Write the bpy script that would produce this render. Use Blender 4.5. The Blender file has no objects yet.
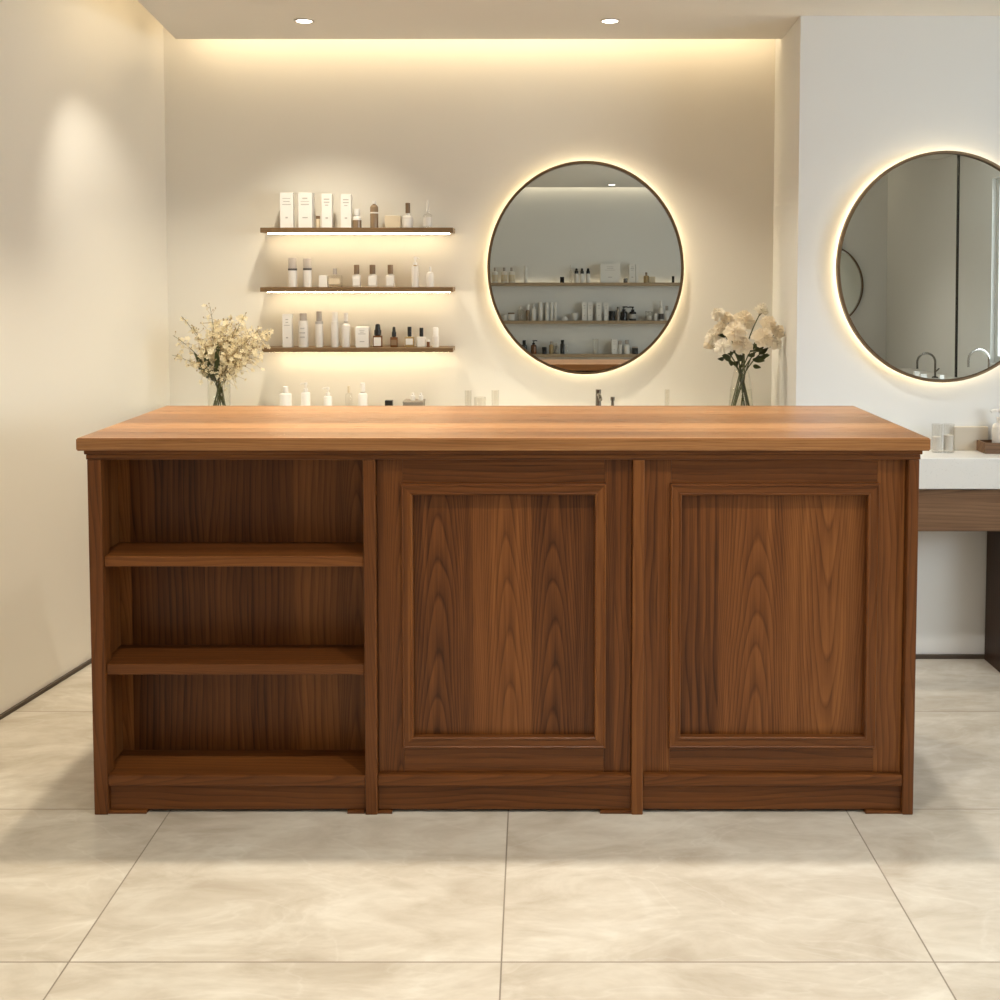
import bpy, bmesh, math, random
from math import sin, cos, pi, radians, sqrt, tan
from mathutils import Vector, Matrix, Euler
random.seed(7)
SC = bpy.context.scene
COL = SC.collection

# ------------------------------------------------------------------ camera
HC = 1.534            # camera height
PITCH = radians(3.0)
FPX = 1092.0
PX0, PY0 = 533.0, 327.0
cd = bpy.data.cameras.new('camera')
cam = bpy.data.objects.new('camera', cd); COL.objects.link(cam)
cam.location = (0, 0, HC)
cam.rotation_euler = (pi/2 - PITCH, 0, 0)
cd.sensor_width = 36.0; cd.sensor_fit = 'HORIZONTAL'
cd.lens = 36.0*FPX/1000
cd.shift_x = -(PX0-500)/1000
cd.shift_y = -(500-PY0)/1000
cd.clip_start = 0.05
SC.camera = cam

FWD = Vector((0, cos(PITCH), -sin(PITCH))); UPV = Vector((0, sin(PITCH), cos(PITCH))); RT = Vector((1, 0, 0))
def ray(px, py):
    return FWD + RT*((px-PX0)/FPX) - UPV*((py-PY0)/FPX)
CAM = Vector((0, 0, HC))
def P(px, py, Y):                 # a point of the photo on the plane y = Y
    d = ray(px, py); return CAM + d*(Y/d.y)
def PZ(px, py, z):                # ... on a level at height z
    d = ray(px, py); return CAM + d*((z-HC)/d.z)

# ------------------------------------------------------------------ mesh helpers
class MB:
    def __init__(s): s.bm = bmesh.new()
    def box(s, x0, x1, y0, y1, z0, z1, bev=0.0, seg=2):
        b = bmesh.new()
        v = [b.verts.new(c) for c in ((x0,y0,z0),(x1,y0,z0),(x1,y1,z0),(x0,y1,z0),(x0,y0,z1),(x1,y0,z1),(x1,y1,z1),(x0,y1,z1))]
        for f in ((3,2,1,0),(4,5,6,7),(0,1,5,4),(1,2,6,5),(2,3,7,6),(3,0,4,7)): b.faces.new([v[i] for i in f])
        if bev > 0: bmesh.ops.bevel(b, geom=b.edges[:], offset=bev, segments=seg, affect='EDGES', profile=0.5)
        return s.merge(b)
    def merge(s, b, mat=None):
        if mat is not None: b.transform(mat)
        me = bpy.data.meshes.new('tmp'); b.to_mesh(me); b.free(); s.bm.from_mesh(me); bpy.data.meshes.remove(me); return s
    def prism(s, pts, z0, z1):
        b = bmesh.new()
        lo = [b.verts.new((x, y, z0)) for x, y in pts]; hi = [b.verts.new((x, y, z1)) for x, y in pts]
        n = len(pts)
        b.faces.new(lo[::-1]); b.faces.new(hi)
        for i in range(n): b.faces.new((lo[i], lo[(i+1)%n], hi[(i+1)%n], hi[i]))
        bmesh.ops.recalc_face_normals(b, faces=b.faces[:])
        return s.merge(b)
    def lathe(s, prof, seg=20, cx=0, cy=0, cz=0, sx=1.0, sy=1.0):
        b = bmesh.new(); rings = []
        for r, z in prof:
            if r < 1e-6: rings.append([b.verts.new((cx, cy, cz+z))])
            else: rings.append([b.verts.new((cx+r*sx*cos(2*pi*i/seg), cy+r*sy*sin(2*pi*i/seg), cz+z)) for i in range(seg)])
        for a, c in zip(rings, rings[1:]):
            for i in range(seg):
                j = (i+1) % seg
                if len(a) == 1 and len(c) == 1: continue
                if len(a) == 1: b.faces.new((a[0], c[j], c[i]))
                elif len(c) == 1: b.faces.new((a[i], a[j], c[0]))
                else: b.faces.new((a[i], a[j], c[j], c[i]))
        bmesh.ops.recalc_face_normals(b, faces=b.faces[:])
        return s.merge(b)
    def tube(s, pts, rad, seg=8, caps=True):
        pts = [Vector(p) for p in pts]; n = len(pts)
        rr = rad if isinstance(rad, (list, tuple)) else [rad]*n
        b = bmesh.new(); rings = []; prev = None
        for i, p in enumerate(pts):
            t = (pts[min(i+1, n-1)]-pts[max(i-1, 0)]).normalized()
            if prev is None:
                a = Vector((0, 0, 1)) if abs(t.z) < 0.9 else Vector((1, 0, 0))
                u = t.cross(a).normalized()
            else: u = (prev - t*prev.dot(t)).normalized()
            prev = u; w = t.cross(u)
            rings.append([b.verts.new(p+(u*cos(2*pi*k/seg)+w*sin(2*pi*k/seg))*rr[i]) for k in range(seg)])
        for a, c in zip(rings, rings[1:]):
            for k in range(seg): b.faces.new((a[k], a[(k+1)%seg], c[(k+1)%seg], c[k]))
        if caps: b.faces.new(rings[0][::-1]); b.faces.new(rings[-1])
        bmesh.ops.recalc_face_normals(b, faces=b.faces[:])
        return s.merge(b)
    def build(s, name, mat, parent=None, smooth=False):
        me = bpy.data.meshes.new(name)
        if smooth:
            for f in s.bm.faces: f.smooth = True
            for e in s.bm.edges:
                if len(e.link_faces) == 2 and e.calc_face_angle(0) > radians(40): e.smooth = False
        s.bm.to_mesh(me); s.bm.free()
        o = bpy.data.objects.new(name, me); COL.objects.link(o)
        if mat is not None: me.materials.append(mat)
        if parent is not None: o.parent = parent
        return o
def tag(o, label=None, cat=None, group=None, kind=None):
    if label: o['label'] = label
    if cat: o['category'] = cat
    if group: o['group'] = group
    if kind: o['kind'] = kind
    return o
def thing(name, label, cat, loc, group=None, rz=0):
    o = bpy.data.objects.new(name, None); COL.objects.link(o)
    o.empty_display_size = .05
    o.location = loc; o.rotation_euler = (0, 0, rz)
    return tag(o, label, cat, group)

# ------------------------------------------------------------------ materials
def srgb(r, g, b):
    f = lambda c: (c/255/12.92) if c/255 <= .04045 else ((c/255+.055)/1.055)**2.4
    return (f(r), f(g), f(b), 1)
def pmat(name, col, rough=.5, metal=0.0, emit=None, es=0.0, spec=None, sheen=0, trans=0):
    m = bpy.data.materials.new(name); m.use_nodes = True
    p = m.node_tree.nodes['Principled BSDF']
    p.inputs['Base Color'].default_value = col
    p.inputs['Roughness'].default_value = rough
    p.inputs['Metallic'].default_value = metal
    if spec is not None: p.inputs['Specular IOR Level'].default_value = spec
    if emit: p.inputs['Emission Color'].default_value = emit; p.inputs['Emission Strength'].default_value = es
    if trans: p.inputs['Transmission Weight'].default_value = trans
    return m
def N(nt, t, **kw):
    n = nt.nodes.new(t)
    for k, v in kw.items(): setattr(n, k, v)
    return n
def math_(nt, op, a, b=None, c=None):
    n = nt.nodes.new('ShaderNodeMath'); n.operation = op
    for i, v in enumerate((a, b, c)):
        if v is None: continue
        if isinstance(v, (int, float)): n.inputs[i].default_value = v
        else: nt.links.new(v, n.inputs[i])
    return n.outputs[0]
def mixc(nt, fac, a, b, blend='MIX'):
    n = nt.nodes.new('ShaderNodeMix'); n.data_type = 'RGBA'; n.blend_type = blend
    for sock, v in ((n.inputs[0], fac), (n.inputs[6], a), (n.inputs[7], b)):
        if isinstance(v, (int, float)): sock.default_value = v
        elif isinstance(v, tuple): sock.default_value = v
        else: nt.links.new(v, sock)
    return n.outputs[2]
def ramp(nt, fac, stops):
    n = nt.nodes.new('ShaderNodeValToRGB'); cr = n.color_ramp
    while len(cr.elements) < len(stops): cr.elements.new(.5)
    for e, (p, c) in zip(cr.elements, stops): e.position = p; e.color = c
    nt.links.new(fac, n.inputs[0]); return n.outputs[0]
def paint(name, col, rough=.75):
    m = pmat(name, col, rough); nt = m.node_tree; p = nt.nodes['Principled BSDF']
    tc = N(nt, 'ShaderNodeTexCoord'); nz = N(nt, 'ShaderNodeTexNoise'); nz.inputs['Scale'].default_value = 1.3; nz.inputs['Detail'].default_value = 3
    nt.links.new(tc.outputs['Object'], nz.inputs['Vector'])
    c = mixc(nt, nz.outputs['Fac'], tuple(x*.97 for x in col[:3])+(1,), tuple(min(1, x*1.03) for x in col[:3])+(1,))
    nt.links.new(c, p.inputs['Base Color'])
    n2 = N(nt, 'ShaderNodeTexNoise'); n2.inputs['Scale'].default_value = 180
    nt.links.new(tc.outputs['Object'], n2.inputs['Vector'])
    bp = N(nt, 'ShaderNodeBump'); bp.inputs['Strength'].default_value = .04; bp.inputs['Distance'].default_value = .002
    nt.links.new(n2.outputs['Fac'], bp.inputs['Height']); nt.links.new(bp.outputs[0], p.inputs['Normal'])
    return m
def wood(name, axis='Z', plank=.075, seed=0.0, dark=(.052,.0145,.0030,1), mid=(.165,.055,.0130,1), light=(.30,.115,.030,1), rough=.40, cath=1.0, contrast=1.0, spec=.3):
    m = pmat(name, mid, rough, spec=spec); nt = m.node_tree; p = nt.nodes['Principled BSDF']; L = nt.links.new
    tc = N(nt, 'ShaderNodeTexCoord'); sp = N(nt, 'ShaderNodeSeparateXYZ'); L(tc.outputs['Object'], sp.inputs[0])
    X, Y, Z = sp.outputs
    if axis == 'Z': u, w, t = math_(nt, 'MULTIPLY_ADD', Y, .83, X), Z, Y
    elif axis == 'X': u, w, t = math_(nt, 'ADD', Y, Z), X, Y
    else: u, w, t = math_(nt, 'ADD', X, Z), Y, Z
    u = math_(nt, 'ADD', u, seed*1.37+.011); w = math_(nt, 'ADD', w, seed*.77)
    vo = N(nt, 'ShaderNodeTexVoronoi'); vo.voronoi_dimensions = '1D'; vo.inputs['Scale'].default_value = 1/plank; vo.inputs['Randomness'].default_value = .55
    L(u, vo.inputs['W'])
    rn = N(nt, 'ShaderNodeSeparateColor'); L(vo.outputs['Color'], rn.inputs[0]); r, g, b = rn.outputs
    loc = math_(nt, 'DIVIDE', math_(nt, 'SUBTRACT', u, vo.outputs['W']), plank)
    # low-frequency wander of the grain
    cv = N(nt, 'ShaderNodeCombineXYZ'); L(math_(nt, 'MULTIPLY', u, 7.0), cv.inputs[0]); L(math_(nt, 'MULTIPLY', w, 1.1), cv.inputs[1]); L(math_(nt, 'MULTIPLY', r, 37.0), cv.inputs[2])
    nz = N(nt, 'ShaderNodeTexNoise'); nz.inputs['Scale'].default_value = 1.0; nz.inputs['Detail'].default_value = 2.5; L(cv.outputs[0], nz.inputs['Vector'])
    wob = math_(nt, 'SUBTRACT', nz.outputs['Fac'], .5)
    # distance across the plank from its own heart line
    lx = math_(nt, 'ADD', math_(nt, 'MULTIPLY', loc, 1.0), math_(nt, 'MULTIPLY', wob, .28))
    par = math_(nt, 'MULTIPLY', math_(nt, 'MULTIPLY', lx, lx), 30.0)
    sgn = math_(nt, 'SUBTRACT', math_(nt, 'MULTIPLY', math_(nt, 'GREATER_THAN', b, .5), 2.0), 1.0)
    fc = math_(nt, 'ADD', math_(nt, 'MULTIPLY', math_(nt, 'MULTIPLY', w, sgn), 7.0), par)
    fs = math_(nt, 'ADD', math_(nt, 'MULTIPLY', loc, 6.5), math_(nt, 'MULTIPLY', w, .7))
    iscath = math_(nt, 'LESS_THAN', g, .62*cath)
    f = math_(nt, 'ADD', math_(nt, 'MULTIPLY', fc, iscath), math_(nt, 'MULTIPLY', fs, math_(nt, 'SUBTRACT', 1.0, iscath)))
    cl = N(nt, 'ShaderNodeCombineXYZ'); L(math_(nt, 'MULTIPLY', u, 4.0), cl.inputs[0]); L(math_(nt, 'MULTIPLY', w, 1.9), cl.inputs[1]); L(math_(nt, 'MULTIPLY', r, 53.0), cl.inputs[2])
    nl = N(nt, 'ShaderNodeTexNoise'); nl.inputs['Scale'].default_value = 1; nl.inputs['Detail'].default_value = 1.5; L(cl.outputs[0], nl.inputs['Vector'])
    f = math_(nt, 'ADD', f, math_(nt, 'MULTIPLY', math_(nt, 'SUBTRACT', nl.outputs['Fac'], .5), 4.0))
    f = math_(nt, 'ADD', f, math_(nt, 'MULTIPLY', wob, 1.5)); f = math_(nt, 'ADD', f, math_(nt, 'MULTIPLY', r, 13.0))
    ring = math_(nt, 'FRACT', f)
    ringc = ramp(nt, ring, [(0, (.22,)*3+(1,)), (.10, (.42,)*3+(1,)), (.45, (.62,)*3+(1,)), (.85, (.72,)*3+(1,)), (1, (.22,)*3+(1,))])
    # fine fibres and pores
    cf = N(nt, 'ShaderNodeCombineXYZ'); L(math_(nt, 'MULTIPLY', u, 420.0), cf.inputs[0]); L(math_(nt, 'MULTIPLY', w, 9.0), cf.inputs[1]); L(math_(nt, 'MULTIPLY', t, 9.0), cf.inputs[2])
    nf = N(nt, 'ShaderNodeTexNoise'); nf.inputs['Scale'].default_value = 1; nf.inputs['Detail'].default_value = 3; L(cf.outputs[0], nf.inputs['Vector'])
    cs = N(nt, 'ShaderNodeCombineXYZ'); L(math_(nt, 'MULTIPLY', u, 60.0), cs.inputs[0]); L(math_(nt, 'MULTIPLY', w, 1.6), cs.inputs[1]); L(math_(nt, 'MULTIPLY', r, 21.0), cs.inputs[2])
    ns = N(nt, 'ShaderNodeTexNoise'); ns.inputs['Scale'].default_value = 1; ns.inputs['Detail'].default_value = 3; L(cs.outputs[0], ns.inputs['Vector'])
    v = math_(nt, 'MULTIPLY_ADD', math_(nt, 'SUBTRACT', ringc, .55), .62*contrast, .5)
    v = math_(nt, 'ADD', v, math_(nt, 'MULTIPLY', math_(nt, 'SUBTRACT', nf.outputs['Fac'], .5), .45*contrast))
    v = math_(nt, 'ADD', v, math_(nt, 'MULTIPLY', math_(nt, 'SUBTRACT', ns.outputs['Fac'], .5), .75*contrast))
    v = math_(nt, 'ADD', v, math_(nt, 'MULTIPLY', math_(nt, 'SUBTRACT', r, .5), .60*contrast))
    c = ramp(nt, v, [(.0, dark), (.5, mid), (1, light)])
    L(c, p.inputs['Base Color'])
    L(math_(nt, 'MULTIPLY_ADD', nf.outputs['Fac'], .16, rough-.08), p.inputs['Roughness'])
    bp = N(nt, 'ShaderNodeBump'); bp.inputs['Strength'].default_value = .08; bp.inputs['Distance'].default_value = .002
    L(nf.outputs['Fac'], bp.inputs['Height']); L(bp.outputs[0], p.inputs['Normal'])
    return m
def thin_glass(name, tint=(1,1,1,1), refl=1.0, rough=0.0):
    m = bpy.data.materials.new(name); m.use_nodes = True; nt = m.node_tree; nt.nodes.clear(); L = nt.links.new
    o = N(nt, 'ShaderNodeOutputMaterial'); tr = N(nt, 'ShaderNodeBsdfTransparent'); tr.inputs[0].default_value = tint
    gl = N(nt, 'ShaderNodeBsdfGlossy'); gl.inputs['Roughness'].default_value = rough
    lw = N(nt, 'ShaderNodeLayerWeight'); lw.inputs[0].default_value = .5
    fr = math_(nt, 'MULTIPLY_ADD', math_(nt, 'POWER', lw.outputs['Facing'], 4.0), .7*refl, .035*refl)
    mx = N(nt, 'ShaderNodeMixShader'); L(fr, mx.inputs[0]); L(tr.outputs[0], mx.inputs[1]); L(gl.outputs[0], mx.inputs[2]); L(mx.outputs[0], o.inputs[0])
    return m
def floor_mat():
    m = pmat('marble_tile', (.6,.54,.45,1), .16, spec=.5); nt = m.node_tree; p = nt.nodes['Principled BSDF']; L = nt.links.new
    tc = N(nt, 'ShaderNodeTexCoord'); sp = N(nt, 'ShaderNodeSeparateXYZ'); L(tc.outputs['Object'], sp.inputs[0])
    TW, TD, OX, OY = .96, .688, 1.030+9.6, -2.346+6.88
    x = math_(nt, 'ADD', sp.outputs[0], OX); y = math_(nt, 'ADD', sp.outputs[1], OY)
    dx = math_(nt, 'PINGPONG', x, TW/2); dy = math_(nt, 'PINGPONG', y, TD/2)
    d = math_(nt, 'MINIMUM', dx, dy)
    ix = math_(nt, 'FLOOR', math_(nt, 'DIVIDE', x, TW)); iy = math_(nt, 'FLOOR', math_(nt, 'DIVIDE', y, TD))
    ci = N(nt, 'ShaderNodeCombineXYZ'); L(ix, ci.inputs[0]); L(iy, ci.inputs[1])
    wn = N(nt, 'ShaderNodeTexWhiteNoise'); wn.noise_dimensions = '2D'; L(ci.outputs[0], wn.inputs['Vector'])
    off = N(nt, 'ShaderNodeVectorMath'); off.operation = 'MULTIPLY_ADD'; L(wn.outputs['Color'], off.inputs[0]); off.inputs[1].default_value = (9, 9, 9); L(tc.outputs['Object'], off.inputs[2])
    mp = N(nt, 'ShaderNodeMapping'); mp.inputs['Rotation'].default_value = (0, 0, radians(-28)); mp.inputs['Scale'].default_value = (1.0, 2.2, 1); L(off.outputs[0], mp.inputs['Vector'])
    n1 = N(nt, 'ShaderNodeTexNoise'); n1.inputs['Scale'].default_value = 3.2; n1.inputs['Detail'].default_value = 7; n1.inputs['Roughness'].default_value = .62; n1.inputs['Distortion'].default_value = .6; L(mp.outputs[0], n1.inputs['Vector'])
    n2 = N(nt, 'ShaderNodeTexNoise'); n2.inputs['Scale'].default_value = 1.5; n2.inputs['Detail'].default_value = 5; n2.inputs['Distortion'].default_value = 1.4; L(mp.outputs[0], n2.inputs['Vector'])
    n3 = N(nt, 'ShaderNodeTexNoise'); n3.inputs['Scale'].default_value = 14; n3.inputs['Detail'].default_value = 6; L(mp.outputs[0], n3.inputs['Vector'])
    base = ramp(nt, n1.outputs['Fac'], [(.3, (.46,.40,.32,1)), (.5, (.575,.52,.435,1)), (.7, (.67,.625,.54,1))])
    base = mixc(nt, math_(nt, 'MULTIPLY', math_(nt, 'SUBTRACT', n3.outputs['Fac'], .44), 1.35), base, (.46,.40,.32,1))
    vein = ramp(nt, math_(nt, 'ABSOLUTE', math_(nt, 'SUBTRACT', n2.outputs['Fac'], .5)), [(0, (1,1,1,1)), (.006, (.6,.6,.6,1)), (.02, (0,0,0,1))])
    base = mixc(nt, math_(nt, 'MULTIPLY', math_(nt, 'MULTIPLY', vein, n1.outputs['Fac']), .30), base, (.80,.77,.70,1))
    j = math_(nt, 'LESS_THAN', d, .0019)
    c = mixc(nt, j, base, (.23,.19,.145,1))
    L(c, p.inputs['Base Color'])
    L(math_(nt, 'ADD', math_(nt, 'MULTIPLY_ADD', n1.outputs['Fac'], .12, .13), math_(nt, 'MULTIPLY', j, .4)), p.inputs['Roughness'])
    return m
def stone_mat():
    m = pmat('white_stone', (.78,.77,.74,1), .28); nt = m.node_tree; p = nt.nodes['Principled BSDF']; L = nt.links.new
    tc = N(nt, 'ShaderNodeTexCoord'); vo = N(nt, 'ShaderNodeTexVoronoi'); vo.inputs['Scale'].default_value = 110; L(tc.outputs['Object'], vo.inputs['Vector'])
    nz = N(nt, 'ShaderNodeTexNoise'); nz.inputs['Scale'].default_value = 60; nz.inputs['Detail'].default_value = 5; L(tc.outputs['Object'], nz.inputs['Vector'])
    k = ramp(nt, vo.outputs['Distance'], [(.0, (1,1,1,1)), (.22, (0,0,0,1))])
    c = mixc(nt, math_(nt, 'MULTIPLY', math_(nt, 'MULTIPLY', k, nz.outputs['Fac']), .85), (.80,.79,.76,1), (.42,.41,.39,1))
    L(c, p.inputs['Base Color']); return m

M = {}
M['wall'] = paint('wall_paint', (.81,.775,.70,1))
M['wall_right'] = paint('wall_paint_white', (.80,.80,.785,1))
M['ceil'] = paint('ceiling_paint', (.78,.75,.69,1), .85)
M['floor'] = floor_mat()
M['stone'] = stone_mat()
M['base'] = pmat('baseboard_bronze', (.07,.05,.035,1), .4)
M['wood_panel'] = wood('walnut_panel', 'Z', .165, 0.0, cath=1.2, contrast=1.15)
M['wood_panel2'] = wood('walnut_panel_second', 'Z', .18, 3.3, cath=1.2, contrast=1.15)
M['wood_door'] = wood('walnut_stile', 'Z', .11, 5.1, cath=.7, contrast=1.1)
M['wood_post'] = wood('walnut_post', 'Z', .13, 8.7, cath=.15, contrast=.8)
M['wood_rail'] = wood('walnut_rail', 'X', .12, 2.2, cath=.3, contrast=.8)
M['wood_board'] = wood('walnut_board', 'X', .11, 11.2, cath=.4, contrast=.8)
M['wood_inner'] = wood('walnut_inner_back', 'Z', .12, 14.6, cath=.8, contrast=1.1)
M['wood_top_lit'] = wood('walnut_worktop_lit', 'X', .055, 6.4, cath=.12, rough=.30, mid=(.275,.115,.036,1), light=(.46,.225,.085,1), dark=(.12,.046,.013,1), spec=.5, contrast=.95)  # same walnut as the cabinet, lightened: lamplight on the top put into the colour
M['wood_vanity'] = wood('vanity_wood', 'X', .10, 17.0, dark=(.085,.045,.024,1), mid=(.19,.105,.057,1), light=(.30,.18,.105,1), cath=.4)
M['wood_wash'] = wood('washstand_wood', 'Y', .12, 27.0, dark=(.085,.045,.024,1), mid=(.19,.105,.057,1), light=(.30,.18,.105,1), cath=.4)
M['wood_dark'] = wood('dark_wood', 'Z', .1, 19.0, dark=(.02,.009,.004,1), mid=(.05,.022,.010,1), light=(.085,.04,.018,1), cath=.3)
M['oak'] = wood('shelf_oak', 'X', .09, 21.0, dark=(.11,.065,.03,1), mid=(.21,.13,.065,1), light=(.30,.20,.11,1), cath=.3, contrast=.7)
M['oak_pale'] = wood('pale_shelf_oak', 'X', .09, 23.0, dark=(.25,.18,.11,1), mid=(.38,.28,.18,1), light=(.48,.37,.25,1), cath=.3, contrast=.6)
M['bronze'] = pmat('mirror_frame_bronze', (.16,.105,.06,1), .35, .75)
M['mirror'] = pmat('mirror_silver', (.70,.715,.675,1), .0, 1.0)
M['back'] = pmat('mirror_backing', (.4,.38,.35,1), .6)
WARM = (1.0, .80, .52, 1)
M['led'] = pmat('led_warm', (1,1,1,1), .5, emit=(1.0,.80,.50,1), es=24.0)
M['led_far'] = pmat('led_soft_warm', (1,1,1,1), .5, emit=(1.0,.84,.60,1), es=3.0)
M['led_ring'] = pmat('led_ring_warm', (1,1,1,1), .5, emit=(1.0,.80,.50,1), es=22.0)
M['lamp'] = pmat('downlight_lens', (1,1,1,1), .4, emit=(1.0,.95,.88,1), es=9.0)
M['trimmetal'] = pmat('downlight_trim', (.62,.58,.52,1), .4)
M['white'] = pmat('white_plastic', (.82,.80,.77,1), .35)
M['card'] = pmat('white_card', (.84,.82,.79,1), .6)
M['cream'] = pmat('cream_card', (.70,.60,.44,1), .6)
M['frost'] = pmat('frosted_bottle', (.76,.73,.69,1), .28)
M['greycap'] = pmat('grey_cap', (.42,.37,.33,1), .35)
M['brown'] = pmat('brown_cap', (.19,.12,.065,1), .35)
M['taupe'] = pmat('taupe_glass', (.26,.18,.11,1), .12)
M['amber'] = pmat('amber_glass', (.16,.062,.018,1), .08)
M['gold'] = pmat('honey_liquid', (.42,.30,.14,1), .12)
M['black'] = pmat('black_plastic', (.010,.009,.008,1), .25)
M['ink'] = pmat('grey_print', (.50,.48,.46,1), .6)
M['darkink'] = pmat('dark_print', (.09,.08,.075,1), .6)
M['glass'] = thin_glass('clear_glass', (.985,.985,.975,1))
M['glass_dense'] = thin_glass('clear_bottle_glass', (.975,.97,.955,1), 1.2)
M['water'] = thin_glass('vase_water', (.975,.98,.96,1), .5)
M['pane'] = thin_glass('window_glass', (.97,.98,.98,1), .8)
M['chrome'] = pmat('chrome', (.62,.61,.60,1), .12, 1.0)
M['steel'] = pmat('dark_nickel', (.20,.18,.155,1), .25, 1.0)
M['woven'] = pmat('woven_grey', (.27,.235,.19,1), .8)
M['green'] = pmat('stem_green', (.09,.105,.035,1), .55)
M['leaf'] = pmat('leaf_green', (.085,.105,.035,1), .5)
M['petal'] = pmat('cream_petal', (.97,.89,.75,1), .6)
M['petal2'] = pmat('pale_petal', (.97,.92,.82,1), .6)
M['sprig'] = pmat('sprig_blossom', (.95,.87,.66,1), .65)
M['bud'] = pmat('sprig_bud', (.40,.29,.14,1), .6)
M['beige'] = pmat('beige_stone', (.60,.53,.43,1), .4)
M['winframe'] = pmat('window_frame_white', (.7,.7,.68,1), .5)
def petal_tone():
    for k in ('petal', 'petal2'):
        m = M[k]; nt = m.node_tree; p = nt.nodes['Principled BSDF']; tc = N(nt, 'ShaderNodeTexCoord'); nz = N(nt, 'ShaderNodeTexNoise'); nz.inputs['Scale'].default_value = 90
        nt.links.new(tc.outputs['Object'], nz.inputs['Vector']); c0 = tuple(p.inputs['Base Color'].default_value)
        nt.links.new(mixc(nt, nz.outputs['Fac'], tuple(x*.93 for x in c0[:3])+(1,), c0), p.inputs['Base Color'])
petal_tone()
for k in ('petal', 'petal2', 'sprig'):      # thin petals: about half of the light passes through
    nt = M[k].node_tree; p = nt.nodes['Principled BSDF']; out = nt.nodes['Material Output']
    tl = N(nt, 'ShaderNodeBsdfTranslucent'); mx = N(nt, 'ShaderNodeMixShader'); mx.inputs[0].default_value = .45
    if p.inputs['Base Color'].is_linked: nt.links.new(p.inputs['Base Color'].links[0].from_socket, tl.inputs[0])
    else: tl.inputs[0].default_value = p.inputs['Base Color'].default_value
    nt.links.new(p.outputs[0], mx.inputs[1]); nt.links.new(tl.outputs[0], mx.inputs[2]); nt.links.new(mx.outputs[0], out.inputs['Surface'])
m = M['woven']; nt = m.node_tree; tc = N(nt, 'ShaderNodeTexCoord'); ck = N(nt, 'ShaderNodeTexChecker'); ck.inputs['Scale'].default_value = 160; ck.inputs[1].default_value = (.33,.29,.24,1); ck.inputs[2].default_value = (.17,.145,.115,1)
nt.links.new(tc.outputs['Object'], ck.inputs['Vector']); nt.links.new(ck.outputs[0], nt.nodes['Principled BSDF'].inputs['Base Color'])

# ------------------------------------------------------------------ the room
def struct(mb, name, mat, parent=None, smooth=False):
    o = mb.build(name, mat, parent, smooth)
    if parent is None: o['kind'] = 'structure'
    return o
YB, YR = 4.85, 4.247                       # back wall of the alcove, wall beside it
YO, XR = -1.60, 3.24                       # wall behind the camera, window wall
def XL(y): return -1.8266 + .1734*(y-3.667)  # the left wall runs a little askew
XE = P(798.5, 200, YR).x; XB = P(773, 250, YB).x
ZC, ZT = 2.507, 2.76
struct(MB().prism([(-3.2,-1.9),(3.5,-1.9),(3.5,5.1),(-3.2,5.1)], -.12, 0), 'floor', M['floor'])
struct(MB().prism([(XL(YB),YB),(XB,YB),(XB,YB+.15),(XL(YB),YB+.15)], 0, ZT), 'wall_back', M['wall'])
struct(MB().prism([(XL(YO),YO),(XL(YO)-.15,YO),(XL(YB)-.15,YB+.15),(XL(YB),YB+.15),(XL(YB),YB)], 0, ZT), 'wall_left', M['wall'])
struct(MB().prism([(XE,YR),(XR,YR),(XR+.15,YR),(XR+.15,YB+.15),(XB,YB+.15),(XB,YB)], 0, ZT), 'wall_back_right', M['wall_right'])
WY0, WY1, WZ0, WZ1 = .68, 3.0, .95, 2.25
w = MB(); w.box(XR, XR+.15, YO, WY0, 0, ZT); w.box(XR, XR+.15, WY1, YR, 0, ZT); w.box(XR, XR+.15, WY0, WY1, 0, WZ0); w.box(XR, XR+.15, WY0, WY1, WZ1, ZT)
struct(w, 'wall_right', M['wall_right'])
struct(MB().box(XL(YO)-.15, XR+.15, YO-.15, YO, 0, ZT), 'wall_front', M['wall_right'])
struct(MB().prism([(-3.2,-1.9),(3.5,-1.9),(3.5,5.1),(-3.2,5.1)], ZT, ZT+.12), 'ceiling', M['ceil'])
def gx(y): return XE + (XB-XE)*(y-YR)/(YB-YR)
YE = P(500, 39, 4.67).y
eA = PZ(176, 39, ZC); eB = PZ(137, 0, ZC)
struct(MB().prism([(eA.x,eA.y),(gx(eA.y)-.001,eA.y),(XE-.001,YR-.001),(XR-.001,YR-.001),(XR-.001,YO+1.29),(XL(YO+1.29)+.13,YO+1.29),(XL(eB.y-.1)+.13,eB.y-.1),(eB.x,eB.y)], ZC, ZC+.05), 'ceiling_dropped', M['ceil'])
# window
wf = MB(); t = .05
for a in ((WY0, WY0+t, WZ0, WZ1), (WY1-t, WY1, WZ0, WZ1), (WY0+t, WY1-t, WZ0, WZ0+t), (WY0+t, WY1-t, WZ1-t, WZ1), ((WY0+WY1)/2-t/2, (WY0+WY1)/2+t/2, WZ0+t, WZ1-t)): wf.box(XR+.03, XR+.09, *a)
wo = struct(wf, 'window_1', M['winframe'])
MB().box(XR+.055, XR+.063, WY0+t, WY1-t, WZ0+t, WZ1-t).build('window_pane', M['pane'], wo)
# baseboards and the dark upright joint in the window wall
bl = MB()
bl.prism([(XL(YO)+.0005,YO),(XL(YO)+.0125,YO),(XL(YB)+.0125,YB),(XL(YB)+.0005,YB)], 0, .013)
struct(bl, 'baseboard_left', M['base'])
struct(MB().box(XE+.01, XR, YR-.012, YR-.0005, 0, .016), 'baseboard_back_right', M['base'])
struct(MB().box(XR-.006, XR-.0003, .045, .085, 0, ZC), 'trim_1', M['black'])

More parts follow.
